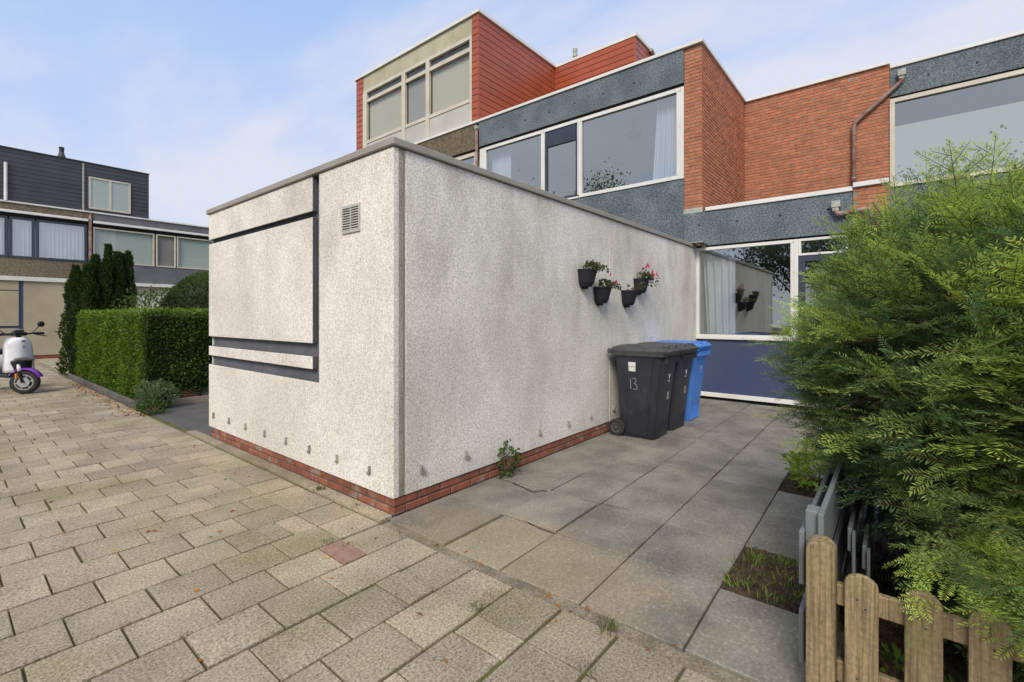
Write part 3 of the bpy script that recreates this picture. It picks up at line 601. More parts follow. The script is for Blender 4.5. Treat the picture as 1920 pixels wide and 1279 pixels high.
# roof vents
def vent(name, label, x, y, z0, h, r, prof, mat='metal_dark', grp=None):
    t = thing(name, label, 'roof vent', (x, y, z0), 0, grp); m = MB(); m.lathe([(r * a, h * b) for a, b in prof[:3]], 14); m.smooth = False; m.build('pipe', mat, t)
    m = MB(); m.lathe([(r * a, h * b) for a, b in prof[3:]], 14); m.build('cap', mat, t); return t
vent('roof_vent', 'dark grey rounded vent cowl above the orange brick recess', 12.35, 2.61, 6.0, .62, .125, [(1, 0), (1, .3), (1, .4), (1.08, .4), (1.02, .8), (.85, .96), (.5, 1)])
vent('roof_vent', 'thin grey flue pipe behind the red clad roof wall', 12.0, 7.41, 8.75, .6, .06, [(1, 0), (1, .4), (1, .6), (1.25, .6), (1.25, .72), (.9, .75), (1.2, 1)], 'zinc')
vent('roof_vent', 'black chimney cowl on the dark clad roof storey far left', 3.68, 30.0, 8.3, .98, .12, [(.6, 0), (.8, .25), (.8, .3), (1.2, .3), (1.25, .55), (.7, .75), (.85, 1)])

# ------------------------------------------------------------------ houses across the court (far left)
YB = 29.0
B1 = thing('terraced_house', 'far house with pebble spandrel, dark framed windows and charcoal plank roof storey', 'house')
m = MB(); m.box(-4, 6.72, YB + .03, YB + 5, 6.2, 8.54); m.build('roof_storey', 'dark_gap', B1); m = MB(); m.box(-4.05, 6.76, YB - .03, YB + 5, 8.541, 8.58); m.build('roof_trim', 'dark_plank', B1)
planks(B1, 'y', YB + .03, -4, 6.74, 6.31, 8.54, .186, 'dark_plank', .025)
m = MB(); m.box(4.25, 4.31, YB - .03, YB + .002, 6.31, 8.48); m.build('pipe', 'zinc', B1); m = MB(); m.tube([(1.84, YB - .06, 6.3), (1.84, YB - .06, 7.9)], .055, 8); m.build('pipe', 'white_trim', B1)
part(B1, 'roof_trim', 'white_trim', 'y', YB, -4, 4.50, 6.25, 6.31, -.08, .1); part(B1, 'fascia', 'tan_render', 'y', YB, -4, 4.45, 5.93, 6.25, -.03, .2); part(B1, 'awning_box', 'white_trim', 'y', YB, -4, 4.44, 5.82, 5.925, -.14, -.02, .01)
part(B1, 'shadow_gap', 'dark_gap', 'y', YB, -4, 4.45, 5.66, 5.93, 0, .2)
for a0, a1 in ((-1.2, 1.9), (1.95, 2.7), (2.75, 4.41)):
    window(B1, 'y', YB, a0, a1, 3.93, 5.66, 'dark_frame', .09, -.03, .06); 
wavy('curtain', 'y', YB + .15, 1.0, 4.38, 3.98, 5.6, 'curtain', 26, .03, n=260, label='long pale curtain behind the dark framed far windows', group='far curtains')
part(B1, 'spandrel', 'tan_render', 'y', YB, -4, 4.45, 2.6, 3.929, 0, .2); m = MB(); m.tube([(4.52, YB - .05, 0), (4.52, YB - .05, 6.2)], .06, 8); m.build('downpipe', 'copper', B1)
part(B1, 'wall', 'tan_wall', 'y', YB, -4, 4.45, 0, 2.599, 0, .2)
wl = window(B1, 'y', YB + .03, 4.47, 6.01, 6.44, 7.92, 'cream_frame', .07, -.07, .02, 'glass_soft', -.05); m = MB(); m.box(5.2, 5.28, YB - .04, YB + .04, 6.51, 7.85); m.build('mullion', 'cream_frame', wl); m = MB(); m.box(4.54, 5.94, YB - .006, YB - .001, 6.51, 7.85); m.build('blind', 'film', wl)
B2 = thing('terraced_house', 'far house with slate grey render and long pale framed window above the hedge', 'house')
part(B2, 'roof_trim', 'white_trim', 'y', YB, 4.505, 13, 6.25, 6.31, -.08, .1); part(B2, 'fascia', 'grey_render', 'y', YB, 4.60, 13, 5.90, 6.25, -.03, .2); part(B2, 'awning_box', 'white_trim', 'y', YB, 4.62, 13, 5.77, 5.88, -.14, -.02, .01); part(B2, 'shadow_gap', 'dark_gap', 'y', YB, 4.60, 13, 5.60, 5.9, 0, .2)
for a0, a1 in ((4.62, 6.96), (7.03, 7.87), (7.92, 12.9)):
    wn = window(B2, 'y', YB, a0, a1, 3.96, 5.60, 'cream_frame', .06, -.03, .06, 'glass_soft')
    m = MB(); m.box(a0 + .05, a1 - .05, YB + .10, YB + .11, 4.0, 5.55); m.build('blind', 'blind_grey' if 7 < a0 < 7.5 else 'film', wn)
part(B2, 'spandrel', 'grey_render', 'y', YB, 4.60, 13, 3.07, 3.959, 0, .2); part(B2, 'canopy', 'white_trim', 'y', YB, 4.60, 13, 2.92, 3.07, -.25, .1); part(B2, 'wall', 'cream_wall', 'y', YB, 4.60, 13, 0, 2.919, 0, .2); part(B2, 'groove', 'metal_dark', 'y', YB, 4.60, 13, 2.50, 2.53, -.004, .1)
m = MB(); m.box(4.6, 13, YB + .2, YB + 8, 0, 6.2); m.box(-4, 4.59, YB + .2, YB + 8, 0, 6.2); m.build('rear_wall', 'interior_dark', B2)
TG = thing('storage_shed', 'tan plastered shed with blue relief bands across the court', 'shed'); YT = 22.3
m = MB(); m.box(-3, 2.84, YT + .03, 28.9, .1, 2.6); m.build('wall', 'blue_panel', TG)
def tp(x0, x1, z0, z1): m = MB(); m.box(x0, x1, YT, YT + .04, z0, z1); m.build('wall_panel', 'tan_wall', TG)
tp(1.82, 2.86, .13, 2.60); tp(-3, 1.71, 2.29, 2.60); tp(-3, 1.71, 1.12, 2.26); tp(-3, 1.71, .88, 1.04); tp(-3, 1.819, .13, .80)
m = MB(); m.box(2.841, 2.86, YT + .041, 28.9, .13, 2.6); m.build('side_wall', 'tan_wall', TG); m = MB(); m.box(-3, 2.83, YT + .02, 28.8, 0, .128); m.build('plinth', 'brick_plinth', TG)
m = MB(); m.box(-3.05, 2.95, YT - .06, 28.9, 2.602, 2.74); m.build('coping', 'white_trim', TG)
gt = thing('garden_gate', 'narrow grey gate in the gap right of the tan shed', 'gate', (2.9, 23.4, 0)); m = MB(); m.box(.03, .08, 0, .05, 0, 2.3); m.build('gate_post', 'metal_dark', gt); m = MB(); m.box(.1, .95, .01, .03, 1.0, 2.25); m.build('upper_panel', 'film', gt); m = MB(); m.box(.1, .95, .01, .04, .1, .96); m.build('lower_panel', 'blue_panel', gt)

# ------------------------------------------------------------------ things opposite, seen in the panes
sh = thing('storage_shed', 'low pale shed across the lane, only seen reflected in the ground floor window', 'shed', (-9, 0, 0))
m = MB(); m.box(-3, 0, -6, 1.2, 0, 2.5); m.build('wall', 'shed_wall', sh); m = MB(); m.box(-3.05, .05, -6.05, 1.25, 2.5, 2.6); m.build('coping', 'white_trim', sh); m = MB(); m.box(-.02, .02, -2.0, -.6, 1.0, 2.0); m.build('window', 'dark_frame', sh)
GREEN = [(.035, .075, .02), (.055, .11, .03), (.085, .15, .035)]
def tree(x, y, h, rad, seed, label):
    t = thing('tree', label, 'tree', (x, y, 0), 0, 'trees across the lane'); m = MB(); m.tube([(0, 0, 0), (.05, .03, h * .35), (.1, -.05, h * .6)], [.2, .14, .07], 8)
    for k in range(5): a = k * 1.3 + seed; m.tube([(.05, 0, h * (.3 + .05 * k)), (math.cos(a) * rad * .6, math.sin(a) * rad * .6, h * (.55 + .06 * k))], [.07, .02], 6)
    m.build('trunk', 'bark', t); n = 7000; cl_ = rng.normal(0, 1, (26, 3)); cl_ = norm(cl_) * rng.uniform(.35, .9, (26, 1)) * np.array([rad, rad, h * .33]) + np.array([0, 0, h * .66])
    P = cl_[rng.integers(0, 26, n)] + rng.normal(0, rad * .2, (n, 3)); V, F = leaves(P, norm(P - [0, 0, h * .6]), .2, .7); numpy_mesh('crown', V, F, 'leaf', cols(n, GREEN, [3, 3, 1]), t, 'stuff')
tree(-17, 5, 9, 3.2, 1, 'dark broadleaf tree reflected in the panes, nearest the white shed'); tree(-15, -2.5, 11.2, 3.6, 2, 'dark broadleaf tree reflected in the middle of the panes'); tree(-15, 18, 12.2, 3.6, 4, 'dark broadleaf tree reflected low in the big upstairs pane'); tree(-16, 26, 13, 3.6, 5, 'dark broadleaf tree reflected low in the left upstairs panes'); tree(-18, -8, 9.5, 3.4, 3, 'tallest broadleaf tree reflected at the edge of the panes')

# ------------------------------------------------------------------ wheelie bins
def rr(hx, y0, y1, r, z, n=5):
    cs_ = [(hx - r, y0 + r, -90), (hx - r, y1 - r, 0), (-hx + r, y1 - r, 90), (-hx + r, y0 + r, 180)]; o = []
    for cx, cy, a0 in cs_:
        for k in range(n + 1): a = R(a0 + 90 * k / n); o.append((cx + r * math.cos(a), cy + r * math.sin(a), z))
    return o
def loft(m, rings, cap0=True, cap1=True, mi=0):
    n = len(rings[0]); vs = [p for r_ in rings for p in r_]; fs = []
    for i in range(len(rings) - 1): fs += [(i * n + k, i * n + (k + 1) % n, (i + 1) * n + (k + 1) % n, (i + 1) * n + k) for k in range(n)]
    if cap0: fs.append(tuple(range(n - 1, -1, -1)))
    if cap1: fs.append(tuple((len(rings) - 1) * n + k for k in range(n)))
    return m.add(vs, fs, mi)
def wheelie_bin(x, y, rz, label, body, lid, marks=True, first=False):
    t = thing('wheelie_bin', label, 'wheelie bin', (x, y, .004), rz, 'wheelie bins against the white wall')
    m = MB(); prof = [(0, .205, -.20, .20), (.03, .215, -.21, .205), (.30, .228, -.238, .22), (.62, .245, -.275, .235), (.93, .262, -.315, .25), (.985, .27, -.33, .26)]
    loft(m, [rr(hx, a, b, .045, z) for z, hx, a, b in prof]); m.smooth = True; bo = m.build('body', body, t)
    md = bo.modifiers.new('edge', 'EDGE_SPLIT'); md.split_angle = R(40)
    # raised panels on the sides and ribs at the foot
    for s in (-1, 1):
        m = MB(); pts = []
        for z, hx, a, b in prof[1:5]: pts.append((s * (hx + .0), a + .085 + z * .01, b - .12, z + .01))
        vs = []
        for px_, ya, yb_, z in pts: vs += [(px_ + s * .009, ya, z), (px_ + s * .009, yb_, z), (px_ - s * .01, ya - .012, z), (px_ - s * .01, yb_ + .012, z)]
        fs = []
        for i in range(3): b = i * 4; fs += [(b, b + 1, b + 5, b + 4), (b + 2, b, b + 4, b + 6), (b + 1, b + 3, b + 7, b + 5)]
        fs += [(12, 13, 15, 14), (0, 2, 3, 1)]; m.add(vs, fs); m.build('side_panel', body, t)
    for k in range(6):
        xx = -.15 + k * .06; m = MB(); m.add([(xx - .007, -.205, .02), (xx + .007, -.205, .02), (xx, -.226, .02), (xx, -.232, .20), (xx - .004, -.224, .24), (xx + .004, -.224, .24)], [(0, 2, 3, 4), (2, 1, 5, 3), (0, 1, 2), (3, 5, 4)]); m.build('rib', body, t)
    # rim with gussets
    m = MB(); loft(m, [rr(.272, -.325, .265, .05, .94), rr(.288, -.35, .285, .05, .955), rr(.29, -.36, .29, .05, .985), rr(.29, -.36, .29, .05, .995)]); m.smooth = False; m.build('rim', lid, t)
    for k in range(7): xx = -.21 + k * .07; m = MB(); m.box(xx - .004, xx + .004, -.365, -.31, .885, .945); m.build('gusset', body, t)
    # lid: stepped edge rising to a shallow dome
    m = MB(); loft(m, [rr(.294, -.375, .30, .055, .992), rr(.297, -.38, .30, .055, 1.012), rr(.285, -.362, .30, .05, 1.018), rr(.272, -.345, .295, .05, 1.042), rr(.245, -.33, .28, .06, 1.052), rr(.18, -.24, .25, .08, 1.066), rr(.08, -.1, .18, .06, 1.073)])
    m.smooth = True; lo = m.build('lid', lid, t); md = lo.modifiers.new('edge', 'EDGE_SPLIT'); md.split_angle = R(28)
    for s in (-1, 1): m = MB(); loft(m, [rr(.05, -.35, -.27, .02, 1.03), rr(.045, -.345, -.275, .02, 1.068)]); q = m.build('grip', lid, lo); q.location = (s * .125, 0, 0)
    m = MB(); m.tube([(-.25, .335, 1.0), (.25, .335, 1.0)], .018, 10); [m.box(s * .23 - .018, s * .23 + .018, .27, .345, .965, 1.025) for s in (-1, 0, 1)]; m.build('handle', lid, t)
    for s in (-1, 1):
        wv = MB(); sx = s * .235; wv.lathe([(.055, -.022), (.085, -.024), (.1, -.015), (.1, .015), (.085, .024), (.055, .022)], 24, (sx, .235, .1), 0, 'x'); wv.smooth = False; wo = wv.build('wheel', 'rubber', t)
        m = MB(); m.lathe([(.05, -.0), (.062, s * .026), (.02, s * .012), (.018, s * .03)], 20, (sx, .235, .1), 0, 'x')
        for k in range(6): a = k * math.pi / 3; m.tube([(sx + s * .02, .235 + .015 * math.cos(a), .1 + .015 * math.sin(a)), (sx + s * .022, .235 + .055 * math.cos(a), .1 + .055 * math.sin(a))], .006, 5)
        m.build('rim_disc', 'rim_grey', wo)
    m = MB(); m.tube([(-.24, .235, .1), (.24, .235, .1)], .012, 8); m.build('axle', 'rim_grey', t)
    # municipal emblem: small white bird-like swirl over a line of tiny text, on the front
    def onf(u, z): return -(.238 + (z - .30) * .116) - .0035 + 0 * u
    m = MB(); e = [(-.035, .735), (-.012, .742), (.004, .728), (.022, .742), (.030, .728), (.016, .712), (.022, .695), (.006, .676), (-.002, .69), (-.006, .706), (-.024, .712), (-.012, .722)]
    m.add([(u + .05, onf(u, z), z) for u, z in e], [tuple(range(len(e)))]); m.build('emblem', 'mark_white', t)
    m = MB()
    for k in range(9): u = -.036 + k * .0082; m.add([(u + .05, onf(u, .655), .652), (u + .0555, onf(u, .655), .652), (u + .0555, onf(u, .665), .663 + .003 * (k % 3 == 0)), (u + .05, onf(u, .665), .663 + .003 * (k % 3 == 0))], [(0, 1, 2, 3)])
    m.build('emblem_text', 'mark_white', t)
    return t
def strokes(parent, name, mat, pls, x, r=.0035):
    m = MB()
    for pl in pls: m.tube([(x(z), y, z) for y, z in pl], r, 5)
    m.build(name, mat, parent)
b1 = wheelie_bin(5.34, 2.345, R(1.5), 'nearest black wheelie bin with chalked 13 and white sticker on its side', 'bin_black', 'bin_lid')
sidex = lambda z: -(.2285 + (z - .30) * .053) - .0105
m = MB(); m.add([(sidex(.83), .075, .83), (sidex(.83), -.01, .83), (sidex(.88), -.012, .88), (sidex(.88), .078, .88)], [(0, 1, 2, 3)]); m.add([(sidex(.775), .072, .775), (sidex(.775), -.008, .775), (sidex(.825), -.01, .825), (sidex(.825), .075, .825)], [(0, 1, 2, 3)]); m.build('sticker', 'mark_white', b1)
strokes(b1, 'house_number', 'mark_grey', [[(.055, .69), (.05, .57)], [(.028, .685), (.005, .70), (-.015, .675), (-.003, .645), (.015, .637), (-.015, .625), (-.028, .595), (-.01, .565), (.022, .572)]], sidex)
fx = MB(); F0 = lambda u, z: (u, -(.238 + (z - .30) * .116) - .005, z)
for pl in ([(.055, .53), (.05, .44)], [(.075, .53), (.10, .52), (.082, .49), (.105, .475), (.085, .44), (.068, .45)]): fx.tube([F0(*p) for p in pl], .003, 5)
fx.build('house_number', 'mark_grey', b1)
b2 = wheelie_bin(5.91, 2.345, R(-1), 'second black wheelie bin squeezed between the numbered bin and the blue one', 'bin_black', 'bin_lid')
fx = MB()
for pl in ([(.055, .53), (.05, .44)], [(.075, .53), (.10, .52), (.082, .49), (.105, .475), (.085, .44)]): fx.tube([F0(*p) for p in pl], .003, 5)
fx.build('house_number', 'mark_grey', b2)
b3 = wheelie_bin(6.56, 2.37, R(.5), 'blue wheelie bin, farthest along the white wall', 'bin_blue', 'bin_blue')

# ------------------------------------------------------------------ wall pots with geraniums
POTS = [(4.575, 1.93, 'uppermost left wall pot on the white wall', [(.02, .04, 1)], .9), (4.915, 1.752, 'lower wall pot left of the pair, hung below and right of the highest one', [(.10, .02, 4), (.02, .09, 1)], .9),
        (5.985, 1.915, 'upper right wall pot, partly hidden behind a leafy one', [(.0, .13, 5), (.17, .03, 7), (.05, .05, 2)], 1.0), (5.625, 1.742, 'lowest wall pot at right, in front of the upper right one', [], .6)]
for i, (x, z, lb, fl, lf) in enumerate(POTS):
    t = thing('wall_pot', ['black pot highest at the left on the white wall', 'black pot hung below and right of the highest one', 'black pot at upper right, partly hidden behind a leafy one', 'black pot hung lowest at the right, before another pot'][i], 'plant pot', (x, 2.722, z), 0, 'black pots hung on the white wall')
    def ring(wd, dp_, zz_, n=14): return [(wd * math.cos(math.pi * k / n), -.012 - dp_ * abs(math.sin(math.pi * k / n)) ** .8, zz_) for k in range(n + 1)] + [(-wd, 0, zz_), (wd, 0, zz_)]
    m = MB(); loft(m, [ring(.072, .09, -.19), ring(.09, .115, -.15), ring(.112, .15, -.02), ring(.118, .157, -.018), ring(.119, .158, 0), ring(.112, .148, 0), ring(.105, .14, -.02)]); m.build('pot', 'pot', t)
    m = MB(); m.box(-.03, .03, -.05, 0, -.215, -.1915); m.build('wall_hook', 'pot', t); m = MB(); m.add(ring(.105, .14, -.021), [tuple(range(17))]); m.build('potting_soil', 'soil', t)
    gtag = 'geranium ' + ['with one red flower trailing from the highest pot', 'with a few pink flowers in the lower left pot', 'full of bright pink flowers in the upper right pot', 'without flowers in the lowest right pot'][i]
    pl = thing('geranium', gtag, 'plant', (x, 2.65, z), 0, 'geraniums in the wall pots')
    n = int(120 * lf); P = np.column_stack([rng.uniform(-.10, .12, n), rng.uniform(-.10, .03, n), rng.uniform(.0, .075, n)])
    if i == 0: P2 = np.column_stack([rng.uniform(.05, .27, 50), rng.uniform(-.12, -.02, 50), rng.uniform(-.02, .05, 50)]); P = np.vstack([P, P2])
    if i == 1: P2 = np.column_stack([rng.uniform(.08, .24, 36), rng.uniform(-.12, -.02, 36), rng.uniform(-.03, .05, 36)]); P = np.vstack([P, P2])
    if i == 2: P2 = np.column_stack([rng.uniform(.06, .26, 50), rng.uniform(-.14, -.02, 50), rng.uniform(-.11, .04, 50)]); P3 = np.column_stack([rng.uniform(-.05, .05, 26), rng.uniform(-.08, 0, 26), rng.uniform(.03, .13, 26)]); P = np.vstack([P, P2, P3])
    if i == 3: P2 = np.column_stack([rng.uniform(.0, .16, 34), rng.uniform(-.14, -.02, 34), rng.uniform(.0, .10, 34)]); P = np.vstack([P[:15], P2])
    V, F = leaves(P, np.column_stack([rng.normal(0, 1, len(P)), rng.normal(-.6, .6, len(P)), rng.normal(.5, .6, len(P))]), .034, .95, .3); numpy_mesh('leaves', V, F, 'leaf', cols(len(P), [(.07, .11, .03), (.12, .17, .05), (.14, .12, .05)], [3, 3, 1]), pl, 'stuff')
    m = MB()
    for k in range(7): a = random.uniform(-.08, .2 if i < 3 else .1); m.tube([(random.uniform(-.05, .05), 0, -.02), (a * .7, -.04, .03), (a, -.07, random.uniform(0, .07))], .0025, 4)
    m.build('stem', 'leaf' if False else 'bark', pl)
    for (fx_, fz, nf) in fl:
        for k in range(nf):
            m = MB(); c0 = Vector((fx_ + random.gauss(0, .028), -.07 + random.gauss(0, .02), fz + .03 + random.gauss(0, .018)))
            for q in range(6):
                a = q * 1.05 + random.random(); d = Vector((math.cos(a), -.5, math.sin(a))).normalized() * .021; e = Vector((-math.sin(a), 0, math.cos(a))) * .013
                m.add([c0, c0 + d * .7 + e, c0 + d * 1.3, c0 + d * .7 - e], [(0, 1, 2, 3)])
            m.build('flower', 'petal', pl)

# ------------------------------------------------------------------ scooter (heading mostly toward the camera)
S = thing('scooter', 'white electric scooter with purple front mudguard parked on the paving', 'scooter', (1.03, 12.35, 0), math.atan2(-.93, .36))
def sm(m, name, mat, par=S, b=0): m.smooth = not b; o = m.build(name, mat, par); (bevel(o, b, 2) if b else None); return o
st = R(38); ca, sa = math.cos(st), math.sin(st)
def wheel(cx, ang, name='wheel'):
    c_, s_ = math.cos(ang), math.sin(ang)
    def tr(p): return (cx + p[0] * c_ - p[1] * s_, p[0] * s_ + p[1] * c_, p[2] + .215)
    m = MB(); m.lathe([(.135, -.04), (.185, -.055), (.208, -.035), (.215, 0), (.208, .035), (.185, .055), (.135, .04)], 32, (0, 0, 0), 0, 'y'); m.v = [tr(p) for p in m.v]; w_ = sm(m, name, 'rubber')
    m = MB(); m.lathe([(.137, -.03), (.14, -.045), (.125, -.045), (.12, -.02), (.12, .02), (.125, .045), (.14, .045), (.137, .03)], 24, (0, 0, 0), 0, 'y'); m.lathe([(.03, -.05), (.04, 0), (.03, .05)], 12, (0, 0, 0), 0, 'y')
    for k in range(6): a = k * math.pi / 3; m.tube([(.03 * math.cos(a), -.03, .03 * math.sin(a)), (.125 * math.cos(a + .2), -.035, .125 * math.sin(a + .2))], .014, 6)
    m.lathe([(.06, -.06), (.09, -.06), (.09, -.056), (.06, -.056)], 20, (0, 0, 0), 0, 'y'); m.v = [tr(p) for p in m.v]; m.build('rim', 'alloy', w_)
    return w_
wheel(0, st); wheel(-1.28, 0)
m = MB()      # mudguard: arc over the front wheel
n = 14; vs = []
for k in range(n + 1):
    a = R(20 + 130 * k / n)
    for wv_, r_ in ((-.07, .235), (-.04, .262), (.04, .262), (.07, .235)):
        p = (r_ * math.cos(a), wv_, .215 + r_ * math.sin(a)); vs.append((p[0] * ca - p[1] * sa, p[0] * sa + p[1] * ca, p[2]))
m.add(vs, [(k * 4 + j, k * 4 + j + 1, k * 4 + j + 5, k * 4 + j + 4) for k in range(n) for j in range(3)]); sm(m, 'mudguard', 'scooter_purple')
for s in (-1, 1):
    off = (-.09 * sa * -s * -1, .09 * ca * s); m = MB(); m.tube([(off[0], off[1], .215), (off[0] - .10, off[1], .48), (off[0] - .16, off[1] * .8, .66)], [.018, .024, .024], 8); sm(m, 'fork', 'scooter_black')
    m = MB(); m.tube([(off[0] - .07, off[1], .42), (off[0] - .11, off[1], .54)], .03, 10); sm(m, 'shock', 'scooter_white')
m = MB(); m.box(-.03, .0, -.135, -.10, .30, .38); sm(m, 'reflector', 'orange', b=.008)
# front apron: rounded shield
def shield(z0, z1, w0, w1, x0, x1, th, name, mat, r=.07, bulge=.05):
    m = MB(); rows = 10; cols_ = 12; vs = []
    for j in range(rows + 1):
        t = j / rows; z = z0 + (z1 - z0) * t; wd = w0 + (w1 - w0) * t
        edge = min(1, (1 - t) / .22) if t > .78 else 1; wd *= (1 - (1 - edge) ** 2 * .35)
        for i in range(cols_ + 1): s_ = i / cols_ * 2 - 1; vs.append((x0 + (x1 - x0) * t - bulge * s_ * s_ * 2 - .02 * (1 - edge), s_ * wd, z))
    k = len(vs); vs += [(x - th, y, z) for x, y, z in vs]; c_ = cols_ + 1; fs = []
    for j in range(rows):
        for i in range(cols_): a = j * c_ + i; fs += [(a, a + 1, a + c_ + 1, a + c_), (k + a, k + a + c_, k + a + c_ + 1, k + a + 1)]
    for j in range(rows): a = j * c_; b = a + cols_; fs += [(a, a + c_, k + a + c_, k + a), (b, k + b, k + b + c_, b + c_)]
    for i in range(cols_): a = i; b = rows * c_ + i; fs += [(a, k + a, k + a + 1, a + 1), (b, b + 1, k + b + 1, k + b)]
    m.add(vs, fs); return sm(m, name, mat)
shield(.40, 1.03, .21, .178, -.03, -.08, .10, 'front_apron', 'scooter_white')
shield(.34, .665, .145, .16, .002, -.004, .05, 'inner_guard', 'scooter_black')
shield(.30, .42, .13, .15, -.10, -.08, .05, 'lower_guard', 'scooter_black')
m = MB(); m.box(-.05, .008, -.15, .15, .60, .66); sm(m, 'headlight', 'plastic_grey', b=.02); m = MB(); m.box(.007, .012, -.135, .135, .625, .65); m.build('lens', 'alloy', S)
m = MB(); m.lathe([(.03, -.002), (.03, .004)], 16, (-.052, 0, .965), 0, 'x'); m.v = [(x, y, .965 + (z - .965) * .5) for x, y, z in m.v]; m.build('badge', 'plastic_grey', S)
m = MB(); m.tube([(-.035, .02, .88), (-.035, -.015, .885), (-.035, -.02, .87), (-.035, .015, .855), (-.035, .02, .84), (-.035, -.018, .832)], .006, 5); m.build('logo_mark', 'plastic_grey', S)
m = MB(); m.tube([(-.16, 0, .95), (-.20, 0, 1.08)], .035, 10); m.box(-.26, -.12, -.09, .09, 1.06, 1.13); sm(m, 'handlebar_stem', 'scooter_black', b=.015)
m = MB(); m.tube([(-.30, -.40, 1.09), (-.2, -.2, 1.10), (-.17, 0, 1.08), (-.2, .2, 1.10), (-.30, .40, 1.09)], .017, 8); sm(m, 'handlebar', 'scooter_black')
for s in (-1, 1):
    m = MB(); m.tube([(-.23, s * .27, 1.10), (-.31, s * .42, 1.09)], .026, 10); sm(m, 'grip', 'rubber'); m = MB(); m.tube([(-.18, s * .22, 1.08), (-.17, s * .40, 1.04)], .008, 6); sm(m, 'brake_lever', 'scooter_black')
    m = MB(); m.tube([(-.2, s * .20, 1.11), (-.22, s * .32, 1.24)], .007, 6); mr_ = sm(m, 'mirror', 'scooter_black'); m = MB(); m.lathe([(.02, -.012), (.055, -.008), (.055, .008), (.02, .012)], 16, (-.22, s * .34, 1.27), 0, 'x'); sm(m, 'mirror_head', 'scooter_black', mr_)
m = MB(); loft(m, [rr(.07, -.09, .09, .03, 0), rr(.075, -.1, .1, .03, .03)]); m.v = [(-.2 + y * .4 - z * .5, x, 1.13 + z + y * .25) for x, y, z in m.v]; sm(m, 'display', 'plastic_grey')
m = MB(); m.box(-.75, -.18, -.17, .17, .30, .36); sm(m, 'floorboard', 'scooter_black', b=.02)
m = MB(); loft(m, [rr(.15, -1.30, -.68, .1, .36), rr(.18, -1.38, -.66, .12, .5), rr(.17, -1.42, -.68, .12, .70)]); m.v = [(y, x, z) for x, y, z in m.v]; sm(m, 'rear_body', 'scooter_white')
m = MB(); m.box(-1.3, -.66, .155, .185, .33, .42); m.box(-1.3, -.66, -.185, -.155, .33, .42); m.build('side_trim', 'scooter_purple', S)
m = MB(); loft(m, [rr(.14, -1.38, -.70, .1, .70), rr(.15, -1.40, -.68, .1, .76), rr(.12, -1.35, -.72, .1, .80)]); m.v = [(y, x, z) for x, y, z in m.v]; sm(m, 'seat', 'scooter_black')
m = MB(); m.tube([(-.62, .15, .31), (-.60, .24, .15), (-.58, .30, .012), (-.52, .31, .01)], .012, 6); sm(m, 'stand', 'scooter_black')

# ------------------------------------------------------------------ picket fence
pf = thing('picket_fence', 'low weathered wooden picket fence with rounded tops in front of the yew', 'fence', (1.97, .2, 0))
def picket(yc, wd, z0, top, name, x0, th):
    n = 8; r = wd / 2; poly = [(yc - r, z0), (yc + r, z0)] + [(yc + r * math.cos(math.pi * k / n), top - r * .8 + r * .8 * math.sin(math.pi * k / n)) for k in range(n + 1)]
    m = MB(); m.prism(poly, 'x', x0, x0 + th); o = m.build(name, 'fence_wood', pf); o.location = (-1.97, -.2, 0); return bevel(o, .006, 2)
picket(.213, .088, -.05, .607, 'fence_post', 1.975, .075)
yc = .095; k = 0
while yc > -2.3: picket(yc + random.gauss(0, .002), .093, .04, .525 + random.gauss(0, .006), 'picket', 1.972, .021); yc -= .1525; k += 1
m = MB()
for q in range(16):
    for z in (.445, .42, .178, .152): m.lathe([(.0035, -.001), (.0035, .003)], 8, (1.9715, .095 - q * .1525 + (.012 if z in (.445, .178) else -.01), z), 0, 'x')
o = m.build('nails', 'metal_dark', pf); o.location = (-1.97, -.2, 0)
for z in (.432, .165): m = MB(); m.box(1.994, 2.022, -2.4, .1685, z - .037, z + .037); o = m.build('rail', 'fence_wood', pf); o.location = (-1.97, -.2, 0); bevel(o, .004, 1)
# ------------------------------------------------------------------ low grey slatted fence running back from the post
gf = thing('slatted_fence', 'low fence of grey painted boards running from the picket post toward the house', 'fence', (2.08, .25, 0))
def gb(name, x0, x1, y0, y1, z0, z1): m = MB(); m.box(x0 - 2.08, x1 - 2.08, y0 - .25, y1 - .25, z0, z1); bevel(m.build(name, 'grey_board', gf), .003, 1)
for x in (2.085, 3.35, 4.6): gb('fence_post', x, x + .07, .231, .272, -.05, .672)
for y0, y1, zs in ((.2725, .290, (.395, .10)), (.211, .2305, (.475, .175))):
    for z in zs: gb('board', 2.06, 4.7, y0, y1, z, z + .2)
lp = thing('leaning_boards', 'pair of grey boards standing just behind the slatted fence under the yew', 'boards', (2.15, .16, 0))
for dy, z0, z1 in ((0, .02, .50), (-.05, .02, .44)): m = MB(); m.box(.32, 2.0, dy - .008, dy + .008, z1 - .10, z1); m.box(.32, 2.0, dy - .008, dy + .008, .10, .22); m.box(.3, .34, dy - .02, dy - .0085, .0, z1 - .01); bevel(m.build('board', 'grey_board', lp), .003, 1)

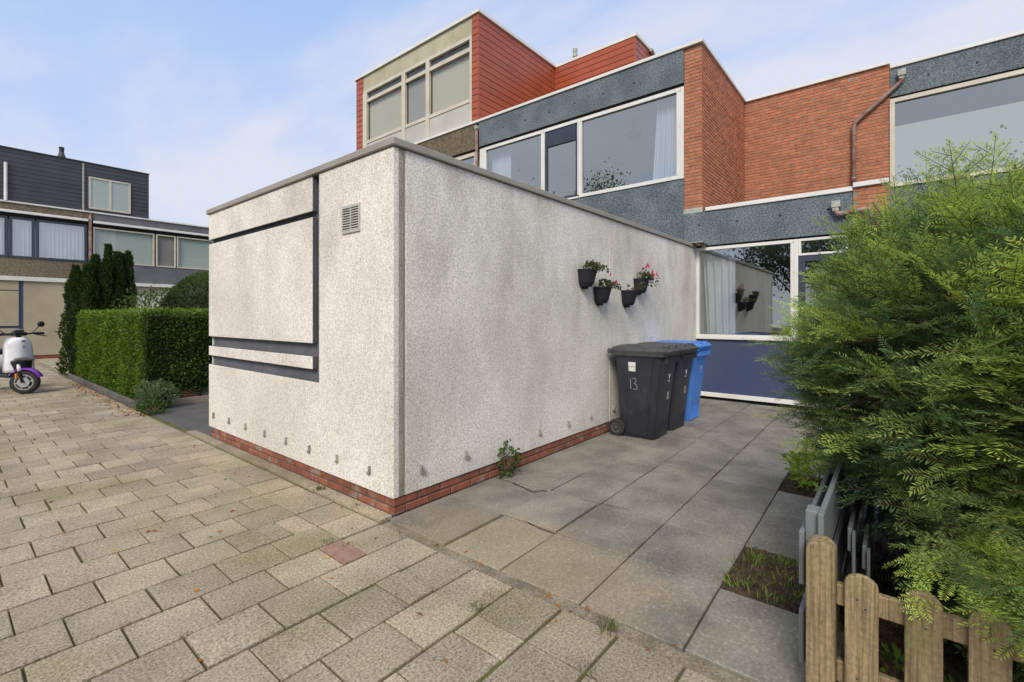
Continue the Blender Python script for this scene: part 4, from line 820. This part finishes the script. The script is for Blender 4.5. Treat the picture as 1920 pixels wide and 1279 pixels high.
# ------------------------------------------------------------------ vegetation
def yew_spray(seed, L0=.17, nside=7, bright=0.0):
    """one flat spray: main shoot plus side shoots, each with two ranks of narrow needles. returns V (n,4,3), tone (n)"""
    r = np.random.default_rng(seed); Q = []; T = []; axes = [((0, 0, 0), (1, 0, 0), L0)]
    for k in range(nside):
        s = (.12 + .78 * k / nside) * L0; sg = 1 if k % 2 else -1; a = R(r.uniform(32, 58)) * sg
        axes.append(((s, 0, 0), (math.cos(a), math.sin(a), r.normal(0, .15)), L0 * r.uniform(.3, .58) * (1.1 - k / nside * .5)))
    St = []
    for (o, d, ln) in axes:
        o = np.array(o, float); d = norm(np.array(d, float)); n = max(4, int(ln / .0036)); p = norm(np.cross(d, [0, 0, 1])) ; up = np.cross(p, d)
        for i in range(n):
            t = (i + .5) / n; sg = 1 if i % 2 else -1; a = R(r.uniform(48, 68)) if t < .9 else R(r.uniform(15, 40)); nl = r.uniform(.017, .026) * (1 - .45 * t ** 3) * (.75 + .25 * min(1, t * 6))
            nd = d * math.cos(a) + p * sg * math.sin(a) + up * r.uniform(-.1, .4) * (1); nd = norm(nd); b = o + d * ln * t; b[2] -= .2 * (ln * t) ** 2
            wv_ = norm(np.cross(nd, up + r.normal(0, .25, 3))) * .0016; mid = b + nd * nl * .55
            Q.append([b - wv_ * .4, mid - wv_, b + nd * nl, mid + wv_]); T.append(t if ln < L0 else .25 + .75 * t)
        e = o + d * ln; e[2] -= .2 * ln * ln; St.append([o - p * .0011, e - p * .0006, e + p * .0006, o + p * .0011])
    return np.array(Q), np.array(T), np.array(St)
SPR = [yew_spray(100 + i, L0=.13 + .012 * i, nside=4 + i % 5) for i in range(9)]
def place_sprays(P, D, UP, scale, tone):
    """instances sprays; tone 0 = old dark, 1 = fresh. -> V,F,col"""
    VV = []; CC = []; idx = rng.integers(0, len(SPR), len(P))
    for s in range(len(SPR)):
        q, tt, st_ = SPR[s]; w_ = np.where(idx == s)[0]
        if not len(w_): continue
        d = norm(D[w_]); p = norm(np.cross(UP[w_], d)); u = np.cross(d, p); M = np.stack([d, p, u], 2) * scale[w_][:, None, None]
        for arr, kind in ((q, 0), (st_, 1)):
            pts = np.einsum('nij,kj->nki', M, arr.reshape(-1, 3)) + P[w_][:, None, :]; VV.append(pts.reshape(-1, 3))
            if kind == 0:
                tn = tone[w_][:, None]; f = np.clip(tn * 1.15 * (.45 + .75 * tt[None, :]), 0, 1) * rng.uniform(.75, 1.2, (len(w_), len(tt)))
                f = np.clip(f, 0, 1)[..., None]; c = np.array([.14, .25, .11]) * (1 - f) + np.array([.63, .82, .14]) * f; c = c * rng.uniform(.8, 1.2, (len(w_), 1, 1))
            else: c = np.tile(np.array([.14, .12, .04]), (len(w_), len(st_), 1))
            CC.append(np.repeat(c.reshape(-1, 3), 4, 0))
    V = np.vstack(VV); return V, np.arange(len(V)).reshape(-1, 4), np.vstack(CC)
yew = thing('yew_bush', 'large shaggy yew bush with bright young tips behind the picket fence', 'bush', (3.12, -.52, 0))
C0 = np.array([0, 0, 1.05]); RAD = np.array([.92, .90, .87])
def shell(n, lo, hi):
    d = norm(rng.normal(0, 1, (n, 3))); rr_ = rng.uniform(lo, hi, (n, 1))
    lump = 1 + .07 * np.sin(d[:, :1] * 7 + 1) * np.cos(d[:, 1:2] * 6) + .05 * np.sin(d[:, 2:3] * 11 + d[:, :1] * 5)
    q = C0 + d * RAD * rr_ * lump; sh_ = 1 - .5 * np.clip((1.0 - q[:, 2]) / .8, 0, 1); q[:, 0] = q[:, 0] * (1 - (1 - sh_) * (q[:, 0] > 0)); q[:, 1] = np.where(q[:, 1] > 0, q[:, 1] * sh_, q[:, 1]); return q, d
n1_ = 3900; P, d = shell(n1_, .76, 1.0)
keep = (P[:, 2] > .12) & ~((P[:, 0] > .55) & (rng.random(n1_) < .75)); P, d = P[keep], d[keep]
D = norm(d * np.array([1, 1, .7]) + rng.normal(0, .42, d.shape) + np.array([-.05, .05, .28])); low = P[:, 2] < .55; D[low, 2] -= .35; D = norm(D)
UP = norm(np.cross(np.cross(D, [0, 0, 1]), D) + rng.normal(0, .35, D.shape)); UP = np.where(UP[:, 2:3] < 0, -UP, UP)
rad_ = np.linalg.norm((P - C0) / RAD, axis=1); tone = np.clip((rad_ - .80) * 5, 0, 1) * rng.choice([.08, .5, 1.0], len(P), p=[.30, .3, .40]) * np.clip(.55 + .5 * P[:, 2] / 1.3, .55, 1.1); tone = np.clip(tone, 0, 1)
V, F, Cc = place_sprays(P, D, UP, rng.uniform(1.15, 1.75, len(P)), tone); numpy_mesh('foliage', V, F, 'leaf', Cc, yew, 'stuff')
# long outer shoots that break the outline
ls = []; lm = MB()
for k in range(95):
    _, dd = shell(1, 1, 1); dd = dd[0]
    if dd[0] > .6 or (dd[1] > .2 and dd[2] < -.1): continue
    if k < 18: dd = norm(np.array([random.uniform(-.6, .5), random.uniform(-.2, .9), random.uniform(.55, 1)]))
    a = C0 + dd * RAD * .8; ln = random.uniform(.22, .42); dirn = norm(dd * [1, 1, .8] + rng.normal(0, .25, 3) + [0, 0, .15 if dd[2] > -.1 else -.35]); pts = [a + dirn * ln * t + np.array([0, 0, -.12 * t * t * ln / .3]) for t in (0, .33, .66, 1)]
    lm.tube([tuple(p) for p in pts], [.0045, .0035, .0025, .001], 4)
    for t in np.linspace(.15, 1, 7):
        for sg in (-1, 1):
            side = norm(np.cross(dirn, [0, 0, 1])) * sg; ls.append((a + dirn * ln * t + np.array([0, 0, -.12 * t * t * ln / .3]), norm(dirn + side * (.9 if t < .95 else .25)), random.uniform(.42, .7), random.choice([.5, .9, 1.0])))
lm.build('twig', 'bark', yew, kind='stuff')
P = np.array([q[0] for q in ls]); D = np.array([q[1] for q in ls]); UP = np.tile([0, 0, 1.], (len(P), 1)) + rng.normal(0, .2, (len(P), 3)); V, F, Cc = place_sprays(P, D, norm(UP), np.array([q[2] for q in ls]), np.array([q[3] for q in ls])); numpy_mesh('young_shoots', V, F, 'leaf', Cc, yew, 'stuff')
# low drooping branches over the pickets
ls = []
for (x, y, z, dx, dy, dz) in [(-.78, .22, .78, -.7, .1, -.25), (-.85, .0, .7, -.9, .0, -.4), (-.9, -.15, .72, -.9, -.1, -.45), (-.85, -.4, .66, -.9, -.1, -.5), (-.85, -.6, .68, -.9, 0, -.5), (-.8, -.85, .62, -.9, -.1, -.5), (-.85, -.28, .5, -.8, -.1, -.5), (-.9, -.5, .9, -1, 0, -.2), (-.92, -.2, 1.0, -1, 0, -.1), (-.9, -.35, .62, -1, -.1, -.5), (-.95, -.55, .5, -.9, -.1, -.4), (-.9, -.8, .75, -.9, -.1, -.5), (-.8, -.1, .42, -.6, -.1, -.2), (-.85, -.7, .4, -.7, 0, -.3), (-1.0, -.62, .56, -.8, -.2, -.6), (-1.0, -.75, .5, -.8, 0, -.7), (-.85, .42, .64, -.8, 0, -.5), (-.88, .3, .62, -.9, -.1, -.4), (-.9, .15, .66, -.9, -.1, -.5), (-.95, .02, .6, -.8, 0, -.6), (-.95, -.1, .58, -.8, -.1, -.6), (-.98, .12, .52, -.7, -.1, -.5), (-.98, -.3, .52, -.8, 0, -.7), (-1.02, .30, .62, -.8, 0, -.3), (-1.05, -.22, .62, -.8, 0, -.35)]:
    for r_ in range(5):
        dirn = norm(np.array([dx, dy, dz]) + rng.normal(0, .25, 3)); o = np.array([x, y, z]) + rng.normal(0, .07, 3)
        for t in (0, .09, .18): ls.append((o + dirn * t, norm(dirn + rng.normal(0, .35, 3)), random.uniform(.8, 1.15), random.choice([.1, .3, .9])))
P = np.array([q[0] for q in ls]); D = np.array([q[1] for q in ls]); UP = np.tile([0, 0, 1.], (len(P), 1)) + rng.normal(0, .2, (len(P), 3)); V, F, Cc = place_sprays(P, D, norm(UP), np.array([q[2] for q in ls]), np.array([q[3] for q in ls])); numpy_mesh('drooping_sprays', V, F, 'leaf', Cc, yew, 'stuff')
# inside: stems and a mass of bare reddish twigs, with browned needles
m = MB()
for k in range(9): a = k * .75; m.tube([(math.cos(a) * .08, math.sin(a) * .08, 0), (math.cos(a) * .25, math.sin(a) * .22, .45), (math.cos(a) * .55, math.sin(a) * .45, 1.0 + .1 * (k % 3)), (math.cos(a) * .7, math.sin(a) * .6, 1.5)], [.035, .028, .018, .006], 6)
m.build('stem', 'bark', yew); m = MB()
for k in range(620):
    d = norm(rng.normal(0, 1, 3)); d[2] *= .9; p = C0 + d * RAD * random.uniform(.35, .6); q = C0 + d * RAD * random.uniform(.78, .92) + rng.normal(0, .08, 3); md = (p + q) / 2 + rng.normal(0, .04, 3)
    if q[2] > .05 and p[2] > .03: m.tube([tuple(p), tuple(md), tuple(q)], [.006, .004, .002], 4, cap=False)
m.build('twig', 'bark', yew, kind='stuff')
P, d = shell(2600, .55, .8); P = P[P[:, 2] > .05]; n = len(P); V, F = leaves(P, rng.normal(0, 1, (n, 3)), .12, .3, .5); numpy_mesh('inner_foliage', V, F, 'leaf', cols(n, [(.06, .10, .04), (.12, .07, .035), (.08, .07, .03)], [4, 1, 1]), yew, 'stuff')
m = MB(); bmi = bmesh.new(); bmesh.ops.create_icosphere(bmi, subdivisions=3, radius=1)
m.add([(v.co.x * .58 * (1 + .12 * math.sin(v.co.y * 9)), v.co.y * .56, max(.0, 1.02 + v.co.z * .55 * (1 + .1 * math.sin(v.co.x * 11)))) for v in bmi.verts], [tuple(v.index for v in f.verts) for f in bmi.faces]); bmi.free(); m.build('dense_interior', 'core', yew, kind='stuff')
# red brown dead sprigs
P, d = shell(60, .86, 1.0); P = P[(P[:, 0] < .2) & (P[:, 2] < 1.2) & (P[:, 2] > .1)]; Pn = np.repeat(P, 14, 0) + rng.normal(0, .02, (len(P) * 14, 3)); V, F = leaves(Pn, rng.normal(0, 1, Pn.shape), .03, .14, .3); numpy_mesh('dead_sprig', V, F, 'leaf', cols(len(Pn), [(.35, .10, .03), (.25, .07, .03)], [1, 1]), yew, 'stuff')

# hedge: two trimmed faces and a fresh top
hd = thing('hedge', 'trimmed green box shaped hedge with fresh top growth beside the paving', 'hedge', (2.05, 9.2, 0)); HX, HY = 2.6, 5.5
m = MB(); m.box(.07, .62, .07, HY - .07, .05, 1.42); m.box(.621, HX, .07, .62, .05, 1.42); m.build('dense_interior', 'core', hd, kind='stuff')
def slab_pts(n, lo, hi): return rng.uniform(lo, hi, (n, 3))
hp = []; hn = []
n = 34000; p = slab_pts(n, (-.02, 0, .08), (.09, HY, 1.46)); p[:, 0] += rng.normal(0, .018, len(p)) + .04 * np.sin(p[:, 1] * 5) + .02 * np.sin(p[:, 2] * 9 + p[:, 1] * 3); hp.append(p); hn.append(np.tile([-1, 0, .35], (n, 1)))
n2 = 26000; p = slab_pts(n2, (0, -.03, .12), (HX, .08, 1.46)); p[:, 1] += rng.normal(0, .018, len(p)) + .04 * np.sin(p[:, 0] * 6) + .02 * np.sin(p[:, 2] * 10); hp.append(p); hn.append(np.tile([0, -1, .3], (n2, 1)))
n3 = 14000; p = slab_pts(n3, (0, 0, 1.40), (HX, HY, 1.49)); p[:, 2] += .03 * np.sin(p[:, 0] * 8) * np.sin(p[:, 1] * 5); p = p.copy(); o_ = (p[:, 0] > .7) & (p[:, 1] > .7); p[o_, 1] *= .7 / HY; hp.append(p); hn.append(np.tile([0, 0, 1], (n3, 1)))
n4 = 2500; p = slab_pts(n4, (0, HY - .05, .1), (HX, HY + .03, 1.46)); hp.append(p); hn.append(np.tile([0, 1, .3], (n4, 1)))
P = np.vstack(hp); V, F = leaves(P, np.vstack(hn), .042, .62, .75)
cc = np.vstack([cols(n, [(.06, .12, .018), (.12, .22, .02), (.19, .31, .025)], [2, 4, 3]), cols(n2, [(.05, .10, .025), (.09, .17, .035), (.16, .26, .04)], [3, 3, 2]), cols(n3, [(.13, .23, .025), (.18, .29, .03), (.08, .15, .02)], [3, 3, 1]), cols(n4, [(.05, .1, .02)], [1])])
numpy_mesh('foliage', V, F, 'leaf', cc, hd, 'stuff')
P = slab_pts(900, (0, 0, 1.46), (HX, HY, 1.49)); P[:300, 1] = rng.uniform(0, .15, 300); P[300:600, 0] = rng.uniform(0, .15, 300); P[600:, 1] *= .7 / HY; V, F = leaves(P, np.tile([0, 0, 1], (900, 1)), .09, .35, .35); numpy_mesh('young_shoots', V, F, 'leaf', cols(900, [(.18, .3, .03), (.22, .33, .05)], [1, 1]), hd, 'stuff')
# dark columnar conifers behind the hedge
CON = [(2.1, 15.1, 2.6, 0.2, 'leftmost and lowest dark conifer column behind the hedge end'), (2.29, 14.95, 2.64, 0.22, 'second dark conifer column from the hedge end'), (2.46, 15.15, 2.9, 0.2, 'dark conifer column left of the tallest one'), (2.62, 14.95, 2.8, 0.14, 'short pale tipped conifer column in the middle of the row'), (2.73, 15.3, 3.19, 0.16, 'tallest dark conifer column of the row'), (2.86, 15.05, 3, 0.17, 'broad dark conifer column right of the tallest'), (2.98, 15.25, 2.99, 0.13, 'last but one conifer column at the right of the row'), (3.09, 15.1, 3.04, 0.12, 'rightmost thin dark conifer column')]
for i, (x, y, h, r_, lb) in enumerate(CON):
    t = thing('columnar_conifer', lb, 'conifer', (x, y, 0), 0, 'dark columnar conifers behind the hedge'); m = MB(); m.tube([(0, 0, 0), (0, 0, h * .9)], [.05, .015], 6); m.build('trunk', 'bark', t)
    n = 6500; z = rng.uniform(.01, 1, n) ** .9 * h; ang = rng.uniform(0, 2 * math.pi, n); pr_ = r_ * 1.2 * (1 - (z / h) ** 3 * .9) * (1 + .26 * np.sin(z * 7 + ang * 2 + i) + .12 * np.sin(z * 23 + ang * 5)) * rng.uniform(.72, 1.02, n)
    P = np.column_stack([np.cos(ang) * pr_, np.sin(ang) * pr_, z]); Nn = np.column_stack([np.cos(ang), np.sin(ang), np.full(n, 1.3)]); V, F = leaves(P, Nn, .075, .4, .3); numpy_mesh('foliage', V, F, 'leaf', cols(n, [(.035, .07, .02), (.06, .11, .03), (.11, .18, .035)], [4, 3, 2]), t, 'stuff')
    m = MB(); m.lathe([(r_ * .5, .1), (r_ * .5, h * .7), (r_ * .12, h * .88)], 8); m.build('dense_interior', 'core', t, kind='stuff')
def loose(name, label, cat, x, y, zc, rad, n, pal, wts, size, asp=.5, stems=8, core=0):
    t = thing(name, label, cat, (x, y, 0)); d = norm(rng.normal(0, 1, (n, 3))); P = np.array([0, 0, zc]) + d * np.array(rad) * (rng.uniform(.25, 1, (n, 1)) ** .5) * (1 + .18 * np.sin(d[:, :1] * 9) * np.cos(d[:, 2:] * 7)); P[:, 2] = np.maximum(P[:, 2], .015)
    V, F = leaves(P, d + [0, 0, .4], size, asp, .6); numpy_mesh('foliage', V, F, 'leaf', cols(n, pal, wts), t, 'stuff'); m = MB()
    for k in range(stems): a = k * 2.4; q = Vector((math.cos(a) * rad[0] * .7, math.sin(a) * rad[1] * .7, zc + rad[2] * .4)); m.tube([(0, 0, 0), q * .5, q], [.008, .005, .002], 4)
    m.build('stem', 'bark', t)
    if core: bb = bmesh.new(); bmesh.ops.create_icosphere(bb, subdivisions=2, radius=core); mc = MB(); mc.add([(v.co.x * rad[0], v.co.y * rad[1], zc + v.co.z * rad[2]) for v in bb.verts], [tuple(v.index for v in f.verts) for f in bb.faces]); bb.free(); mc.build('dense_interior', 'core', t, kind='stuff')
    return t
loose('shrub', 'loose light green leafy shrub rising behind the hedge', 'shrub', 2.98, 12.6, 1.3, (.62, .55, .75), 1700, [(.10, .16, .03), (.16, .22, .06), (.07, .12, .03)], [3, 2, 2], .085, .5)
t = thing('topiary_bush', 'clipped dark dome shaped bush behind the hedge, next to the white shed', 'bush', (3.82, 11.3, 0)); n = 26000; d = norm(rng.normal(0, 1, (n, 3))); P = np.array([0, 0, 1.35]) + d * [1.0, 1.0, 1.04] * rng.uniform(.92, 1.0, (n, 1)); ok = P[:, 2] > .1; P, d = P[ok], d[ok]; V, F = leaves(P, d, .045, .6, .7)
fr_ = np.clip((d[:, 2] - .55) * 2.2 + (d[:, 0] < -.75) * .35, 0, 1)[:, None]; c = (np.array([.03, .06, .018]) * (1 - fr_) + np.array([.12, .21, .03]) * fr_) * rng.uniform(.6, 1.4, (len(d), 1)); numpy_mesh('foliage', V, F, 'leaf', np.repeat(c, 4, 0), t, 'stuff')
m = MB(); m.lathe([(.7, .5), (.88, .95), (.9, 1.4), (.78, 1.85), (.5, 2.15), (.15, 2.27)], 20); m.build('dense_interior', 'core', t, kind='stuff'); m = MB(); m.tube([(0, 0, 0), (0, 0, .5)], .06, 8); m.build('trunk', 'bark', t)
loose('shrub', 'small shrub with orange tips poking up left of the clipped dome bush', 'shrub', 3.5, 12.6, 1.75, (.35, .3, .62), 160, [(.35, .16, .04), (.2, .2, .05)], [2, 1], .06, .4, 6)
loose('silver_shrub', 'silvery green shrub spilling over the bed edging by the rocks', 'shrub', 2.14, 8.8, .2, (.27, .27, .23), 1700, [(.18, .25, .12), (.27, .33, .2), (.10, .18, .05)], [3, 1.5, 3], .05, .35, 10, .6)
loose('low_plant', 'dark green low plant at the foot of the silvery shrub', 'plant', 1.98, 8.35, .09, (.17, .2, .11), 420, [(.05, .10, .02), (.09, .16, .03)], [1, 1], .045, .45, 6)
loose('small_plant', 'bright yellow green leafy plant in the far soil square', 'plant', 4.55, .50, .15, (.24, .22, .17), 420, [(.42, .58, .07), (.55, .68, .12), (.26, .42, .05)], [3, 2, 2], .065, .62, 8)
loose('small_plant', 'yellow green feathery plant between the leafy plant and the grey boards', 'plant', 4.75, .27, .2, (.22, .13, .2), 420, [(.38, .55, .08), (.28, .44, .07)], [1, 1], .04, .3, 8)
wd = loose('weed', 'scraggly weed growing from the joint at the foot of the white wall', 'plant', 3.17, 2.64, .15, (.12, .08, .16), 210, [(.05, .10, .02), (.09, .16, .03), (.18, .26, .04), (.16, .08, .04)], [4, 4, 1, .4], .035, .75, 9)
loose('small_plant', 'light green seedling behind the gap beside the first picket', 'plant', 2.16, .01, .10, (.06, .05, .12), 90, [(.16, .30, .05), (.26, .42, .07)], [1, 1], .035, .5, 5)
loose('small_plant', 'light green seedling low behind the second picket gap', 'plant', 2.2, -.15, .08, (.07, .06, .1), 90, [(.16, .30, .05), (.26, .42, .07)], [1, 1], .035, .5, 5)
# rocks
def rock(x, y, z, s, mat, label, seed):
    bb = bmesh.new(); bmesh.ops.create_icosphere(bb, subdivisions=2, radius=1); r = random.Random(seed); m = MB(); pl = [(Vector((r.gauss(0, 1), r.gauss(0, 1), r.gauss(0, 1))).normalized(), r.uniform(.55, .85)) for _ in range(9)]; vs = []
    for v in bb.verts:
        c = v.co.copy()
        for nn, dd in pl:
            e = c.dot(nn) - dd
            if e > 0: c -= nn * e
        vs.append((x + c.x * s[0], y + c.y * s[1], z + c.z * s[2]))
    m.add(vs, [tuple(v.index for v in f.verts) for f in bb.faces]); bb.free(); o = m.build('rock', mat); tag(o, label, 'rock', 'rocks in the hedge bed'); return o
rock(2.72, 9.26, .10, (.16, .12, .13), 'rock_red', 'dark red brown rock behind the tan edging board', 3); rock(2.98, 9.30, .12, (.14, .1, .16), 'rock_grey', 'pale slanted rock beside the corner of the white shed', 5); rock(2.42, 9.22, .08, (.17, .1, .1), 'rock_grey', 'pale flat rock half hidden by the silvery shrub', 8)
# moss and grass in the joints, weeds on the soil, fallen leaves
V_, F_, C_ = [], [], []
def tuft(x, y, n, h, pal, spread=.03, z=.0):
    P = np.column_stack([rng.normal(x, spread, n), rng.normal(y, spread, n), np.full(n, z - .006)]); v, f = leaves(P, np.tile([0, 0, 1.2], (n, 1)), h, .12, .45); V_.append(v); C_.append(cols(n, pal, [1] * len(pal)))
GP = [(.12, .19, .03), (.19, .25, .05), (.22, .2, .08)]
for k in range(330):                      # along the tile joints
    kk_ = random.randint(-3, 30); yj = Y0 + PY * kk_; xj = X0 - PX * random.randint(0, 8) * .5 if random.random() < .5 else random.uniform(-.5, 1.6)
    if random.random() < .5: x, y = xj, yj
    else: x = X0 - PX / 2 * random.randint(0, 8); y = yj + random.uniform(0, PY)
    for q in range(3): tuft(x + random.gauss(0, .012), y + random.gauss(0, .012), 5, .014, [(.16, .20, .03), (.24, .30, .03)], .007)
for (x, y, n, h) in [(1.905, 1.0, 46, .05), (1.66, 1.56, 30, .035), (1.63, 2.15, 14, .025), (1.62, 1.84, 14, .025), (1.76, 1.60, 10, .03), (1.55, 2.75, 34, .03), (1.60, 2.62, 22, .025), (1.97, 3.62, 50, .05), (1.96, 3.1, 34, .035), (1.9, 2.45, 14, .03), (1.63, .95, 16, .035), (.55, 2.7, 26, .02), (.70, 2.42, 26, .02), (1.0, 2.1, 10, .015), (1.93, 4.5, 20, .03), (1.80, 1.55, 10, .03)]: tuft(x, y, n, h, GP, .022)
for k in range(60): tuft(1.94 + random.gauss(0, .02), random.uniform(6, 9), 4, .02, [(.25, .28, .03), (.15, .2, .03)], .02)
for k in range(150): tuft(random.uniform(2.6, 3.12), random.uniform(.25, .72), 4, random.uniform(.02, .06), [(.20, .32, .05), (.32, .44, .08)], .02, .002)
for (x, y) in ((2.66, .66), (2.75, .35), (3.0, .62), (2.9, .3), (3.05, .4), (2.62, .5)): tuft(x, y, 26, .055, [(.28, .42, .06), (.36, .5, .1)], .028, .0)
for k in range(120): tuft(random.uniform(2.05, 2.9), random.uniform(-1.6, .15), 4, random.uniform(.02, .06), [(.08, .16, .03), (.16, .28, .04)], .03, -.0)
for k in range(70): tuft(1.91 + random.gauss(0, .02), random.uniform(9.2, 14), 6, .03, GP, .03)
V = np.vstack(V_); numpy_mesh('grass_tufts', V, np.arange(len(V)).reshape(-1, 4), 'leaf', np.vstack(C_))['kind'] = 'stuff'
Pl = np.vstack([np.column_stack([1.80 + rng.normal(0, .09, 420), rng.uniform(8.2, 14, 420), np.full(420, .006)]), np.column_stack([rng.uniform(.1, 1.9, 60), rng.uniform(.9, 9, 60), np.full(60, .006)]), np.column_stack([rng.uniform(1.9, 2.0, 16), rng.uniform(.3, 2.2, 16), np.full(16, .006)])])
Nn = rng.normal(0, 1, Pl.shape); Nn[:, 2] *= .06; V, F = leaves(Pl, Nn, .036, .5, .05); c = cols(len(Pl), [(.38, .15, .04), (.30, .12, .05), (.45, .32, .12)], [4, 3, 1]); numpy_mesh('fallen_leaves', V, F, 'litter', c)['kind'] = 'stuff'
Pl = np.column_stack([rng.uniform(2.05, 3.6, 900), rng.uniform(-1.8, .15, 900), rng.uniform(.0, .03, 900)]); Pl2 = np.column_stack([rng.uniform(2.6, 3.13, 260), rng.uniform(.21, .71, 260), rng.uniform(-.01, .012, 260)]); Pl = np.vstack([Pl, Pl2])
Nn = rng.normal(0, 1, Pl.shape); Nn[:, 2] *= .3; V, F = leaves(Pl, Nn, .045, .12, .2); numpy_mesh('needle_litter', V, F, 'litter', cols(len(Pl), [(.20, .09, .04), (.12, .07, .04), (.3, .2, .1)], [3, 3, 1]))['kind'] = 'stuff'
